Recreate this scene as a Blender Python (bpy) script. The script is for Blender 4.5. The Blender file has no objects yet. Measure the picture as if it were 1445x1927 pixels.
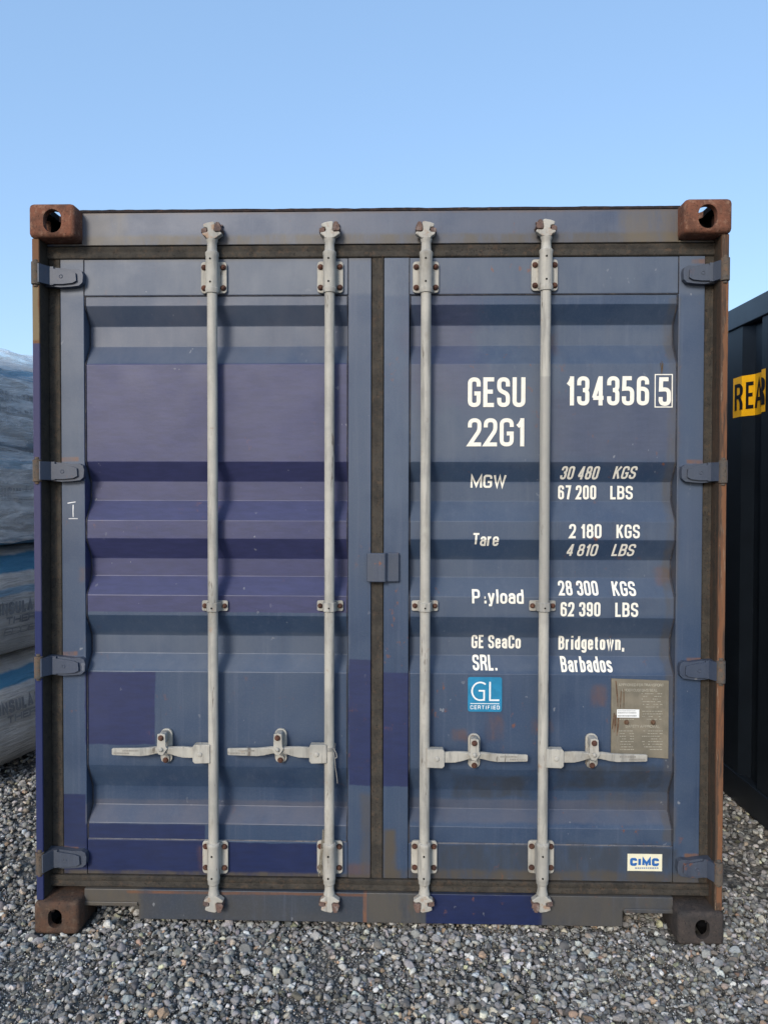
import bpy, bmesh, math, random
import numpy as np
from mathutils import Vector, Matrix, noise as mnoise
R = math.radians
random.seed(7); rng = np.random.default_rng(7)
scn = bpy.context.scene
COL = scn.collection

# ------------------------------------------------------------------ camera
F_PX, IMW, IMH = 1450.0, 1445.0, 1927.0
CAM = Vector((0.0975, -2.684, 1.583))
YAW, PITCH, ROLL = -0.0258, -0.0205, 0.0020
CY = IMH/2 - 8.0                          # optical centre of the (slightly cropped) photograph
fwd = Vector((math.sin(YAW)*math.cos(PITCH), math.cos(YAW)*math.cos(PITCH), math.sin(PITCH)))
rgt = Vector((math.cos(YAW), -math.sin(YAW), 0.0)); upv = rgt.cross(fwd)
rgt2 = rgt*math.cos(ROLL) + upv*math.sin(ROLL); upv2 = upv*math.cos(ROLL) - rgt*math.sin(ROLL)
cam_data = bpy.data.cameras.new('camera'); cam = bpy.data.objects.new('camera', cam_data); COL.objects.link(cam)
cam.matrix_world = Matrix(((rgt2.x, upv2.x, -fwd.x, CAM.x), (rgt2.y, upv2.y, -fwd.y, CAM.y),
                           (rgt2.z, upv2.z, -fwd.z, CAM.z), (0, 0, 0, 1)))
cam_data.sensor_fit = 'VERTICAL'; cam_data.sensor_height = 36.0
cam_data.lens = F_PX/IMH*36.0; cam_data.shift_y = (CY-IMH/2)/IMH
cam_data.clip_start = 0.05; cam_data.clip_end = 3000
scn.camera = cam

# ------------------------------------------------------------------ light
SUN_AZ, SUN_EL = 201.0, 25.0          # azimuth clockwise from +Y, elevation
world = bpy.data.worlds.new("World"); scn.world = world; world.use_nodes = True
wn, wl = world.node_tree.nodes, world.node_tree.links
bg = wn['Background']
sky = wn.new('ShaderNodeTexSky'); sky.sky_type = 'NISHITA'; sky.sun_disc = False
sky.sun_elevation = R(SUN_EL); sky.sun_rotation = R(SUN_AZ)
sky.altitude = 0; sky.air_density = 1.0; sky.dust_density = 1.6; sky.ozone_density = 1.2
even = wn.new('ShaderNodeMix'); even.data_type = 'RGBA'          # evens the clear sky out a little, as thin high haze does
even.inputs[0].default_value = 0.5; even.inputs[7].default_value = (1.45, 2.55, 4.25, 1)
wl.new(sky.outputs[0], even.inputs[6]); wl.new(even.outputs[2], bg.inputs['Color']); bg.inputs['Strength'].default_value = 0.15
sun_d = bpy.data.lights.new('sun', 'SUN'); sun_d.energy = 1.5; sun_d.angle = R(15); sun_d.color = (1.0, 0.93, 0.84)
sun = bpy.data.objects.new('sun', sun_d); COL.objects.link(sun)
sd = Vector((math.sin(R(SUN_AZ))*math.cos(R(SUN_EL)), math.cos(R(SUN_AZ))*math.cos(R(SUN_EL)), math.sin(R(SUN_EL))))
sun.rotation_euler = sd.to_track_quat('Z', 'Y').to_euler(); sun.location = (-6, -9, 9)
scn.view_settings.view_transform = 'Standard'; scn.view_settings.look = 'None'
scn.view_settings.gamma = 1.0; scn.view_settings.use_curve_mapping = False
scn.view_settings.exposure = 0.7
scn.cycles.max_bounces = 6; scn.cycles.diffuse_bounces = 3; scn.cycles.glossy_bounces = 3
scn.cycles.transparent_max_bounces = 8

# ------------------------------------------------------------------ measuring helper
def ray(px, py):
    return (fwd*F_PX + rgt2*(px-IMW/2) - upv2*(py-CY))
def P(px, py, y):                       # photo pixel -> point on the upright plane at depth y
    d = ray(px, py); t = (y-CAM.y)/d.y
    return CAM + d*t
def PX(px, y, py=1000): return P(px, py, y).x
def PZ(py, y, px=722): return P(px, py, y).z
K = 1/533.0                             # metres per photo pixel near the doors

# ------------------------------------------------------------------ materials
def lin(r, g, b):
    f = lambda c: (c/255/12.92) if c/255 <= 0.04045 else ((c/255+0.055)/1.055)**2.4
    return (f(r), f(g), f(b), 1)
class NT:
    def __init__(s, name):
        s.m = bpy.data.materials.new(name); s.m.use_nodes = True
        s.n = s.m.node_tree.nodes; s.l = s.m.node_tree.links
        s.b = s.n['Principled BSDF']
        s.tc = s.n.new('ShaderNodeTexCoord'); s.co = s.tc.outputs['Object']
        s.sep = s.n.new('ShaderNodeSeparateXYZ'); s.l.new(s.co, s.sep.inputs[0])
    def set(s, sock, v):
        if hasattr(v, 'is_linked'): s.l.new(v, sock)
        else: sock.default_value = v
    def noise(s, scale=5, detail=4, rough=0.55, stretch=(1, 1, 1), offs=(0, 0, 0), dist=0):
        mp = s.n.new('ShaderNodeMapping'); s.l.new(s.co, mp.inputs[0])
        mp.inputs['Scale'].default_value = stretch; mp.inputs['Location'].default_value = offs
        t = s.n.new('ShaderNodeTexNoise'); s.l.new(mp.outputs[0], t.inputs['Vector'])
        t.inputs['Scale'].default_value = scale; t.inputs['Detail'].default_value = detail
        t.inputs['Roughness'].default_value = rough; t.inputs['Distortion'].default_value = dist
        return t.outputs['Fac']
    def vor(s, scale, stretch=(1, 1, 1), feature='F1', out='Distance'):
        mp = s.n.new('ShaderNodeMapping'); s.l.new(s.co, mp.inputs[0]); mp.inputs['Scale'].default_value = stretch
        t = s.n.new('ShaderNodeTexVoronoi'); t.feature = feature; s.l.new(mp.outputs[0], t.inputs['Vector'])
        t.inputs['Scale'].default_value = scale
        return t.outputs[out]
    def math(s, op, a, b=0.0, c=None):
        t = s.n.new('ShaderNodeMath'); t.operation = op
        s.set(t.inputs[0], a); s.set(t.inputs[1], b)
        if c is not None: s.set(t.inputs[2], c)
        return t.outputs[0]
    def rng(s, v, a, b, c=0.0, d=1.0, smooth=True):
        t = s.n.new('ShaderNodeMapRange'); t.interpolation_type = 'SMOOTHSTEP' if smooth else 'LINEAR'
        s.set(t.inputs[0], v)
        for i, q in enumerate((a, b, c, d)): t.inputs[i+1].default_value = q
        return t.outputs[0]
    def mix(s, f, a, b, mode='MIX'):
        t = s.n.new('ShaderNodeMix'); t.data_type = 'RGBA'; t.blend_type = mode
        s.set(t.inputs[0], f); s.set(t.inputs[6], a); s.set(t.inputs[7], b)
        return t.outputs[2]
    def bump(s, h, strength=0.3, dist=0.01):
        t = s.n.new('ShaderNodeBump'); s.set(t.inputs['Height'], h)
        t.inputs['Strength'].default_value = strength; t.inputs['Distance'].default_value = dist
        s.l.new(t.outputs[0], s.b.inputs['Normal'])
    def rect(s, x0, x1, z0, z1, e=0.004, amp=0.012):
        if not hasattr(s, '_wx'):
            n1 = s.noise(9, 5, 0.65); n2 = s.noise(9, 5, 0.65, offs=(7, 3, 5))
            s._wx = s.math('SUBTRACT', n1, 0.5); s._wz = s.math('SUBTRACT', n2, 0.5)
        x = s.math('ADD', s.sep.outputs[0], s.math('MULTIPLY', s._wx, amp*2))
        z = s.math('ADD', s.sep.outputs[2], s.math('MULTIPLY', s._wz, amp*2))
        m = s.rng(x, x0-e, x0+e)
        m = s.math('MULTIPLY', m, s.rng(x, x1-e, x1+e, 1, 0))
        m = s.math('MULTIPLY', m, s.rng(z, z0-e, z0+e))
        return s.math('MULTIPLY', m, s.rng(z, z1-e, z1+e, 1, 0))
    def fin(s, col, rough=0.6, spec=0.35, metal=0.0):
        s.set(s.b.inputs['Base Color'], col); s.set(s.b.inputs['Roughness'], rough)
        s.b.inputs['Specular IOR Level'].default_value = spec; s.b.inputs['Metallic'].default_value = metal
        return s.m

OLD_A, OLD_B, OLD_C = (0.026, 0.051, 0.102, 1), (0.041, 0.065, 0.110, 1), (0.015, 0.036, 0.082, 1)
GRIME = (0.075, 0.062, 0.045, 1); RUSTC = (0.17, 0.062, 0.028, 1)
def paint(name, patches=(), grime=(), fade_sheen=(), rust_amt=0.5, base=(OLD_A, OLD_B, OLD_C)):
    t = NT(name)
    col = t.mix(t.rng(t.noise(2.2, 5, 0.6), 0.35, 0.65), base[0], base[1])
    col = t.mix(t.rng(t.noise(5, 4, 0.6, offs=(3, 1, 9)), 0.5, 0.72, 0, 0.65), col, base[2])
    # run-down streaks, chalk and scuffs
    st = t.noise(26, 5, 0.7, stretch=(1.6, 1.6, 0.05))
    col = t.mix(t.rng(st, 0.50, 0.78, 0, 0.34), col, (0.095, 0.115, 0.165, 1))
    st2 = t.noise(17, 5, 0.7, stretch=(1.3, 1.3, 0.06), offs=(11, 4, 2))
    col = t.mix(t.rng(st2, 0.55, 0.8, 0, 0.55), col, (0.016, 0.026, 0.055, 1))
    fine = t.noise(170, 3, 0.6)
    col = t.mix(t.rng(fine, 0.4, 0.75, 0, 0.14), col, (0.11, 0.125, 0.165, 1))
    for q in fade_sheen:                           # worn chalky plates, plus sky sheen painted into upper doors and upward folds
        m = t.math('MULTIPLY', t.rect(*q[:4], q[6], q[7]), t.rng(t.noise(7, 5, .7, stretch=(1, 1, .4)), .25, .7, .35, 1))
        col = t.mix(t.math('MULTIPLY', m, q[5]), col, q[4])
    roll = t.rng(t.noise(34, 4, .6, stretch=(.5, .5, 2.2), offs=(6, 6, 6)), .3, .7, .86, 1.12)
    for (x0, x1, z0, z1, c, f, e, amp) in patches:
        m = t.math('MULTIPLY', t.rect(x0, x1, z0, z1, e, amp), f)
        vv_ = t.n.new('ShaderNodeHueSaturation'); vv_.inputs['Color'].default_value = c; t.l.new(roll, vv_.inputs['Value'])
        col = t.mix(m, col, vv_.outputs[0])
    ch = t.math('MULTIPLY', t.rng(t.noise(42, 2, 0.5, stretch=(1, 1, 0.7)), 0.725, 0.745), t.rng(t.noise(3.1, 2), 0.46, 0.66))
    col = t.mix(t.math('MULTIPLY', ch, 0.45), col, (0.30, 0.31, 0.33, 1))
    for (x0, x1, z0, z1, c, f, e, amp) in grime:
        m = t.math('MULTIPLY', t.rect(x0, x1, z0, z1, e, amp), t.rng(t.noise(14, 5, 0.7, stretch=(1, 1, 0.35)), 0.3, 0.62, 0.25, 1))
        col = t.mix(t.math('MULTIPLY', m, f), col, c)
    rs = t.math('MULTIPLY', t.rng(t.noise(30, 5, 0.65, stretch=(1, 1, .7), offs=(5, 5, 1)), 0.62, 0.72), t.rng(t.noise(2.8, 3, offs=(1, 8, 3)), 0.50, 0.64))
    col = t.mix(t.math('MULTIPLY', rs, rust_amt), col, RUSTC)
    t.bump(t.math('ADD', t.math('MULTIPLY', t.noise(90, 4, 0.6), .6), t.math('MULTIPLY', t.noise(3, 1.5), 5.0)), 0.10, 0.004)
    return t.fin(col, t.rng(t.noise(7, 4), 0.3, 0.7, 0.46, 0.53), 0.52)

def rust(name, a=(0.185, 0.075, 0.045, 1), b=(0.10, 0.048, 0.032, 1), c=(0.26, 0.15, 0.10, 1), patches=(), bump=0.5, yfront=None, streak=None):
    t = NT(name)
    col = t.mix(t.rng(t.noise(18, 6, 0.7), 0.35, 0.65), a, b)
    col = t.mix(t.rng(t.noise(46, 4, 0.7, offs=(2, 2, 2)), 0.50, 0.70, 0, 0.8), col, c)
    col = t.mix(t.rng(t.noise(120, 3, 0.7, offs=(9, 2, 6)), 0.56, 0.66, 0, 0.7), col, tuple(v*.4 for v in b[:3])+(1,))
    for (x0, x1, z0, z1, cc, f, e, amp) in patches:
        mk = t.rect(x0, x1, z0, z1, e, amp)
        if yfront: mk = t.math('MULTIPLY', mk, t.rng(t.sep.outputs[1], yfront-.001, yfront+.001, 1, 0))
        col = t.mix(t.math('MULTIPLY', mk, f), col, cc)
    if streak:
        fm = t.rng(t.sep.outputs[1], .023, .026, 1, .22)
        col = t.mix(t.math('MULTIPLY', fm, t.rng(t.noise(60, 5, .7, stretch=(1, 1, .05)), .46, .60, 0, .85)), col, streak[0])
        col = t.mix(t.math('MULTIPLY', fm, t.rng(t.noise(90, 5, .7, stretch=(1, 1, .12), offs=(1, 2, 7)), .58, .66, 0, .6)), col, streak[2])
        col = t.mix(t.rng(t.noise(45, 5, .7, stretch=(1, 1, .07), offs=(4, 7, 1)), .50, .64, 0, .8), col, streak[1])
    t.bump(t.noise(110, 5, 0.7), bump, 0.004)
    return t.fin(col, 0.85, 0.2)

def rods_mat(name, rusty=0.0):
    t = NT(name)
    col = t.mix(t.rng(t.noise(6, 5, 0.65), 0.35, 0.7), (0.43, 0.41, 0.36, 1), (0.31, 0.30, 0.27, 1))
    col = t.mix(t.rng(t.noise(40, 4, 0.7, stretch=(1, 1, 0.08)), 0.48, 0.70, 0, 0.7), col, (0.19, 0.185, 0.17, 1))
    col = t.mix(t.rng(t.noise(16, 5, .7, stretch=(1, 1, .5), offs=(3, 9, 9)), .52, .72, 0, .55), col, (.24, .215, .175, 1))
    col = t.mix(t.rng(t.noise(38, 4, 0.75, stretch=(1, 1, 0.14), offs=(4, 4, 4)), 0.62, 0.67, 0, 0.75), col, (0.10, 0.082, 0.068, 1))
    col = t.mix(t.rng(t.noise(30, 4, 0.6, offs=(8, 1, 4)), 0.62-.12*rusty, 0.76-.1*rusty, 0, 0.6+.2*rusty), col, (0.30, 0.18, 0.11, 1))
    rb = t.rect(PX(1005, Y_ROD), PX(1050, Y_ROD), PZ(1150, Y_ROD), PZ(708, Y_ROD), .003, .012)
    col = t.mix(t.math('MULTIPLY', rb, .6), col, (.27, .262, .24, 1))
    t.bump(t.noise(80, 4, 0.6), 0.25, 0.003)
    return t.fin(col, 0.62, 0.3)

def simple(name, c, rough=0.6, spec=0.3, var=0.25, scale=20, metal=0.0, bump=0.1):
    t = NT(name)
    d = tuple(v*(1-var) for v in c[:3])+(1,); e = tuple(min(1, v*(1+var)) for v in c[:3])+(1,)
    col = t.mix(t.rng(t.noise(scale, 5, 0.65), 0.3, 0.7), d, e)
    t.bump(t.noise(scale*4, 3), bump, 0.003)
    return t.fin(col, rough, spec, metal)

# ------------------------------------------------------------------ mesh helpers
class MB:
    def __init__(s): s.bm = bmesh.new(); s.mi = 0
    def face(s, vs):
        try:
            f = s.bm.faces.new(vs); f.material_index = s.mi; return f
        except ValueError: return None
    def box(s, x0, x1, y0, y1, z0, z1):
        v = [s.bm.verts.new((x, y, z)) for x in (x0, x1) for y in (y0, y1) for z in (z0, z1)]
        for q in ((0, 1, 3, 2), (4, 6, 7, 5), (0, 4, 5, 1), (2, 3, 7, 6), (0, 2, 6, 4), (1, 5, 7, 3)): s.face([v[i] for i in q])
    def prism_y(s, pts, y0, y1):          # outline in x,z pushed along y
        a = [s.bm.verts.new((x, y0, z)) for x, z in pts]; b = [s.bm.verts.new((x, y1, z)) for x, z in pts]
        n = len(pts); s.face(a[::-1]); s.face(b)
        for i in range(n): s.face((a[i], a[(i+1) % n], b[(i+1) % n], b[i]))
    def prism_z(s, pts, z0, z1, zs=None):           # outline in x,y pushed along z
        lv = zs or [z0, z1]
        rows = [[s.bm.verts.new((x, y, z)) for x, y in pts] for z in lv]
        n = len(pts); s.face(rows[0][::-1]); s.face(rows[-1])
        for a, b in zip(rows, rows[1:]):
            for i in range(n): s.face((a[i], a[(i+1) % n], b[(i+1) % n], b[i]))
    def lathe_z(s, cx, cy, prof, n=24):   # prof: (z, r)
        rows = [[s.bm.verts.new((cx+r*math.cos(2*math.pi*k/n), cy+r*math.sin(2*math.pi*k/n), z)) for k in range(n)] for z, r in prof]
        s.face(rows[0][::-1]); s.face(rows[-1])
        for a, b in zip(rows, rows[1:]):
            for i in range(n): s.face((a[i], a[(i+1) % n], b[(i+1) % n], b[i]))
    def lathe_y(s, cx, cz, prof, n=16, ph=0):   # prof: (y, r)
        rows = [[s.bm.verts.new((cx+r*math.cos(ph+2*math.pi*k/n), y, cz+r*math.sin(ph+2*math.pi*k/n))) for k in range(n)] for y, r in prof]
        s.face(rows[0][::-1]); s.face(rows[-1])
        for a, b in zip(rows, rows[1:]):
            for i in range(n): s.face((a[i], a[(i+1) % n], b[(i+1) % n], b[i]))
    def loft(s, rows):                    # closed sections with equal counts
        rr = [[s.bm.verts.new(p) for p in r] for r in rows]; n = len(rr[0])
        s.face(rr[0][::-1]); s.face(rr[-1])
        for a, b in zip(rr, rr[1:]):
            for i in range(n): s.face((a[i], a[(i+1) % n], b[(i+1) % n], b[i]))
    def tube(s, pts, r, n=8):
        pts = [Vector(p) for p in pts]; rows = []
        for i, p in enumerate(pts):
            d = (pts[min(i+1, len(pts)-1)]-pts[max(i-1, 0)]).normalized()
            u = d.cross(Vector((0.31, 0.9, 0.27))).normalized(); w = d.cross(u)
            rows.append([p+(u*math.cos(2*math.pi*k/n)+w*math.sin(2*math.pi*k/n))*r for k in range(n)])
        s.loft(rows)
    def build(s, name, mats, parent=None, bevel=0, seg=2, smooth=True, angle=38):
        bmesh.ops.recalc_face_normals(s.bm, faces=s.bm.faces)
        me = bpy.data.meshes.new(name); s.bm.to_mesh(me); s.bm.free()
        for m in (mats if isinstance(mats, (list, tuple)) else [mats]): me.materials.append(m)
        return link(name, me, parent, bevel, seg, smooth, angle)
def link(name, me, parent=None, bevel=0, seg=2, smooth=True, angle=38):
    o = bpy.data.objects.new(name, me); COL.objects.link(o)
    if parent: o.parent = parent
    if smooth and len(me.polygons):
        me.polygons.foreach_set('use_smooth', [True]*len(me.polygons))
        me.set_sharp_from_angle(angle=R(angle))
    if bevel:
        b = o.modifiers.new('bevel', 'BEVEL'); b.width = bevel; b.segments = seg; b.limit_method = 'ANGLE'; b.angle_limit = R(30)
        b.harden_normals = smooth; b.use_clamp_overlap = True
    return o
def thing(name, label, cat, loc=(0, 0, 0), rz=0, group=None):
    o = bpy.data.objects.new(name, None); COL.objects.link(o); o.location = loc; o.rotation_euler = (0, 0, rz)
    o.empty_display_size = 0.2
    return tag(o, label, cat, group)
def tag(o, label, cat, group=None):
    o['label'] = label; o['category'] = cat
    if group: o['group'] = group
    return o
def rrect(x0, x1, z0, z1, r, n=4):
    out = []
    for cx, cz, a0 in ((x1-r, z1-r, 0), (x0+r, z1-r, 90), (x0+r, z0+r, 180), (x1-r, z0+r, 270)):
        for k in range(n+1):
            a = R(a0+90*k/n); out.append((cx+r*math.cos(a), cz+r*math.sin(a)))
    return out

# ------------------------------------------------------------------ stroke lettering
RD = 'r'
def _p(*pts): return list(pts)
G = {   # glyph: (advance width, strokes); a third item in a point = rounded corner
 'G': (1, [[(1, .72), (1, 1, 1), (0, 1, 1), (0, 0, 1), (1, 0, 1), (1, .45), (.5, .45)]]),
 'E': (.82, [[(1.22, 1), (0, 1), (0, 0), (1.22, 0)], [(0, .52), (1.05, .52)]]),
 'S': (1, [[(1, .72), (1, 1, 1), (0, 1, 1), (0, .58, .7), (1, .42, .7), (1, 0, 1), (0, 0, 1), (0, .28)]]),
 'U': (1, [[(0, 1.08), (0, 0, 1), (1, 0, 1), (1, 1.08)]]),
 'M': (1.4, [[(0, -.08), (0, 1.0), (.5, .1), (1, 1.0), (1, -.08)]]),
 'W': (1.6, [[(0, 1.06), (.26, 0), (.5, .95), (.74, 0), (1, 1.06)]]),
 'K': (1, [[(0, -.08), (0, 1.08)], [(1, 1.06), (.08, .42)], [(.36, .62), (1.02, -.06)]]),
 'L': (.72, [[(0, 1.08), (0, 0), (1.22, 0)]]),
 'B': (1, [[(0, .53), (.95, .53, 1), (.95, 1, 1), (0, 1), (0, 0), (1, 0, 1), (1, .53, 1), (.5, .53)]]),
 'T': (.9, [[(-.05, 1), (1.05, 1)], [(.5, 1), (.5, -.08)]]),
 'P': (1, [[(0, -.08), (0, 1), (1, 1, 1), (1, .45, 1), (0, .45)]]),
 'R': (1, [[(0, -.08), (0, 1), (1, 1, 1), (1, .5, 1), (0, .5)], [(.62, .5), (1, .3, 1), (1, -.08)]]),
 'C': (1, [[(1, .68), (1, 1, 1), (0, 1, 1), (0, 0, 1), (1, 0, 1), (1, .32)]]),
 'A': (1.1, [[(0, -.08), (.5, 1.05), (1, -.08)], [(.2, .28), (.8, .28)]]),
 'I': (.15, [[(.5, -.08), (.5, 1.08)]]),
 'F': (.8, [[(1, 1), (0, 1), (0, -.08)], [(0, .52), (.85, .52)]]),
 'D': (1, [[(0, 0), (0, 1), (1, 1, 1), (1, 0, 1), (0, 0)]]),
 'N': (1, [[(0, -.08), (0, 1.0), (1, 0), (1, 1.08)]]),
 'H': (1, [[(0, -.08), (0, 1.08)], [(1, -.08), (1, 1.08)], [(0, .52), (1, .52)]]),
 'O': (1, [[(.5, 1), (0, 1, 1), (0, 0, 1), (1, 0, 1), (1, 1, 1), (.5, 1)]]),
 'V': (1, [[(0, 1.08), (.5, 0), (1, 1.08)]]),
 'Y': (1, [[(0, 1.08), (.5, .5), (1, 1.08)], [(.5, .5), (.5, -.08)]]),
 '0': (.95, [[(.5, 1), (0, 1, 1), (0, 0, 1), (1, 0, 1), (1, 1, 1), (.5, 1)]]),
 '1': (.48, [[(-.1, .74), (.35, .82), (.85, 1.0)], [(.85, 1.08), (.85, -.08)]]),
 '2': (.95, [[(0, .7), (0, 1, 1), (1, 1, 1), (1, .58, .7), (0, 0), (1.18, 0)]]),
 '3': (.95, [[(0, .72), (0, 1, 1), (1, 1, 1), (1, .53, .8), (.45, .53)], [(.5, .53), (1, .53, .8), (1, 0, 1), (0, 0, 1), (0, .28)]]),
 '4': (1, [[(.78, -.08), (.78, 1.08)], [(.72, 1.02), (.02, .22)], [(-.08, .22), (1.12, .22)]]),
 '5': (.95, [[(.95, 1), (.06, 1), (.02, .58), (1, .60, 1), (1, 0, 1), (0, 0, 1), (0, .28)]]),
 '6': (.95, [[(1, .75), (1, 1, 1), (0, 1, 1), (0, 0, 1), (1, 0, 1), (1, .58, 1), (0, .58)]]),
 '7': (.92, [[(-.18, 1), (1, 1), (.4, -.08)]]),
 '8': (.95, [[(.5, 1), (.05, 1, 1), (.05, .54, 1), (.95, .54, 1), (.95, 1, 1), (.5, 1)], [(.5, .54), (0, .54, 1), (0, 0, 1), (1, 0, 1), (1, .54, 1), (.5, .54)]]),
 '9': (.95, [[(0, .25), (0, 0, 1), (1, 0, 1), (1, 1, 1), (0, 1, 1), (0, .42, 1), (1, .42)]]),
 'a': (.85, [[(.05, .52), (.05, .70, 1), (1, .70, 1), (1, -.08)], [(1, .42), (0, .42, 1), (0, 0, 1), (1, 0)]]),
 'r': (.5, [[(0, -.08), (0, .78)], [(0, .55), (.2, .70, 1), (1.1, .70)]]),
 'e': (.85, [[(0, .37), (1, .37), (1, .70, 1), (0, .70, 1), (0, 0, 1), (1, 0, 1), (1, .2)]]),
 'y': (.85, [[(0, .78), (.52, .02)], [(1, .78), (.42, -.22), (0, -.22)]]),
 'l': (.12, [[(.5, -.08), (.5, 1.08)]]),
 'o': (.85, [[(.5, .70), (0, .70, 1), (0, 0, 1), (1, 0, 1), (1, .70, 1), (.5, .70)]]),
 'd': (.85, [[(1, 1.08), (1, -.08)], [(1, .70), (0, .70, 1), (0, 0, 1), (1, 0)]]),
 'b': (.85, [[(0, 1.08), (0, -.08)], [(0, .70), (1, .70, 1), (1, 0, 1), (0, 0)]]),
 'i': (.12, [[(.5, -.08), (.5, .78)], [(.5, .93), (.5, 1.10)]]),
 'g': (.85, [[(1, .78), (1, -.24, 1), (.05, -.24, 1), (.05, -.12)], [(1, .70), (0, .70, 1), (0, .06, 1), (1, .06)]]),
 't': (.55, [[(.4, 1.0), (.4, 0, .8), (1.25, 0)], [(-.25, .70), (1.25, .70)]]),
 'w': (1.45, [[(0, .78), (.26, 0), (.5, .70), (.74, 0), (1, .78)]]),
 'n': (.85, [[(0, -.08), (0, .78)], [(0, .56), (.12, .70, 1), (1, .70, 1), (1, -.08)]]),
 's': (.8, [[(1, .54), (1, .70, 1), (0, .70, 1), (0, .42, .7), (1, .30, .7), (1, 0, 1), (0, 0, 1), (0, .17)]]),
 '.': (.1, [[(.5, -.08), (.5, .10)]]),
 ',': (.1, [[(.7, .10), (.3, -.22)]]),
 'q': (.85, [[(1, .16), (1, -.08)], [(.78, .42), (1.0, .42)]]),      # a flaked letter, only its remains
 't2': (.9, [[(-.2, 1), (1.2, 1)], [(.5, 1), (.5, .06)]]),
}
def _round(path, sx, sy, rad):
    pts = [Vector((p[0]*sx, p[1]*sy)) for p in path]; rr = [p[2] if len(p) > 2 else 0 for p in path]
    out = [pts[0]]
    for i in range(1, len(pts)-1):
        a, b, c = pts[i-1], pts[i], pts[i+1]
        if rr[i] == 0: out.append(b); continue
        la, lc = (a-b).length, (c-b).length
        r = min(rad*rr[i], la*0.5 if i > 1 and rr[i-1] else la*0.98, lc*0.5 if i < len(pts)-2 and rr[i+1] else lc*0.98)
        p0 = b+(a-b).normalized()*r; p1 = b+(c-b).normalized()*r
        for k in range(7):
            t = k/6; out.append(p0*(1-t)**2 + b*2*t*(1-t) + p1*t*t)
    out.append(pts[-1])
    res = [out[0]]
    for p in out[1:]:
        if (p-res[-1]).length > 1e-6: res.append(p)
    return res
def ribbon(path, t):
    n = len(path); L, Rr = [], []
    for i in range(n):
        d0 = (path[i]-path[i-1]).normalized() if i else None
        d1 = (path[i+1]-path[i]).normalized() if i < n-1 else None
        if d0 is None: d0 = d1
        if d1 is None: d1 = d0
        n0, n1 = Vector((-d0.y, d0.x)), Vector((-d1.y, d1.x))
        m = (n0+n1)
        m = m.normalized() if m.length > 1e-5 else n0
        k = 1/max(0.42, m.dot(n0))
        L.append(path[i]+m*k*t/2); Rr.append(path[i]-m*k*t/2)
    return L, Rr
def text_quads(txt, h, width=None, fit=True, gw=0.45, th=0.140, gap=0.085, slant=0.0, bw=0.24):
    """list of strokes; each stroke is a list of quads in text plane units (metres), baseline at 0, cap height h"""
    t = th*h; sk_h = h-t; sk_w0 = gw*h-t; quads = []; x = 0.0; k = 0
    words_ = list(txt) if isinstance(txt, str) else txt
    if width and fit:                        # pick the letter width that fills the line with even strokes
        adv_ = sum(G[c][0] for c in words_ if c != ' '); fixed = sum(t+gap*h for c in words_ if c != ' ')+sum(bw*h for c in words_ if c == ' ')-gap*h
        sk_w0 = max(.12*h, (width-fixed)/adv_)
    for ch in words_:
        k = 0
        if ch == ' ': x += bw*h; continue
        adv, strokes = G[ch]; w = sk_w0*adv
        for st in strokes:
            L, Q = ribbon(_round(st, w, sk_h, 0.17*h if len(st) > 2 else 0), t)
            for i in range(len(L)-1):
                quads.append((k, [(p.x+x+t/2, p.y+t/2) for p in (L[i], L[i+1], Q[i+1], Q[i])])); k += 1
        x += w+t+gap*h
    tot = x-gap*h; sx = (width/tot) if width else 1.0
    return [(k, [(px*sx+slant*py, py) for px, py in q]) for k, q in quads]
def lay_text(name, items, prof, folds, mat, parent, lift=0.0007, step=0.000016, off=None):
    """items: (quads, x0, z0). Lies on surface y = prof(z); cut where the surface folds."""
    bm = bmesh.new(); lay = bm.faces.layers.int.new('k')
    base = 0
    for quads, x0, z0 in items:
        for k, q in quads:
            vs = [bm.verts.new((x0+a, 0, z0+b)) for a, b in q]
            f = bm.faces.new(vs); f[lay] = k
    for z in folds:
        bmesh.ops.bisect_plane(bm, geom=bm.verts[:]+bm.edges[:]+bm.faces[:], dist=1e-6, plane_co=(0, 0, z), plane_no=(0, 0, 1))
    for v in bm.verts:
        k = (v.link_faces[0][lay] if v.link_faces else 0)
        v.co.y = prof(v.co.z) - lift - step*(k % 64) + (off(v.co.x, v.co.z) if off else 0)
    for f in bm.faces:
        f.normal_update()
        if f.normal.y > 0: f.normal_flip()
    me = bpy.data.meshes.new(name); bm.to_mesh(me); bm.free(); me.materials.append(mat)
    return link(name, me, parent, smooth=False)

# ------------------------------------------------------------------ layout of the container front
HW, H = 1.2185, 2.591
Y_HEAD, Y_SILL, Y_DOOR, Y_PAN, DEPTH = 0.072, 0.062, 0.082, 0.086, 0.046
Y_ROD = 0.047
zc = lambda py: PZ(py, Y_PAN+0.02, 450)
def zl(py, y=Y_DOOR, px=450): return PZ(py, y, px)
PROF = []      # (z, y) of the corrugated door skin from the top down
OUT, INN = Y_PAN, Y_PAN+DEPTH
for a, b, c, d in ((575, 614, 652, 686), (869, 906, 942, 980), (1014, 1051, 1084, 1121), (1159, 1196, 1230, 1265), (1443, 1481, 1516, 1551)):
    PROF += [(zl(a, OUT), OUT), (zl(b, INN), INN), (zl(c, INN), INN), (zl(d, OUT), OUT)]
Z_PT, Z_PB = zl(556), zl(1582)
PROF = [(Z_PT, OUT)]+PROF+[(Z_PB, OUT)]
def prof(z):
    if z >= PROF[0][0] or z <= PROF[-1][0]: return Y_DOOR if (z > PROF[0][0] or z < PROF[-1][0]) else OUT
    for (z0, y0), (z1, y1) in zip(PROF, PROF[1:]):
        if z1 <= z <= z0: return y0+(y1-y0)*(z0-z)/(z0-z1+1e-9)
    return OUT
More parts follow.
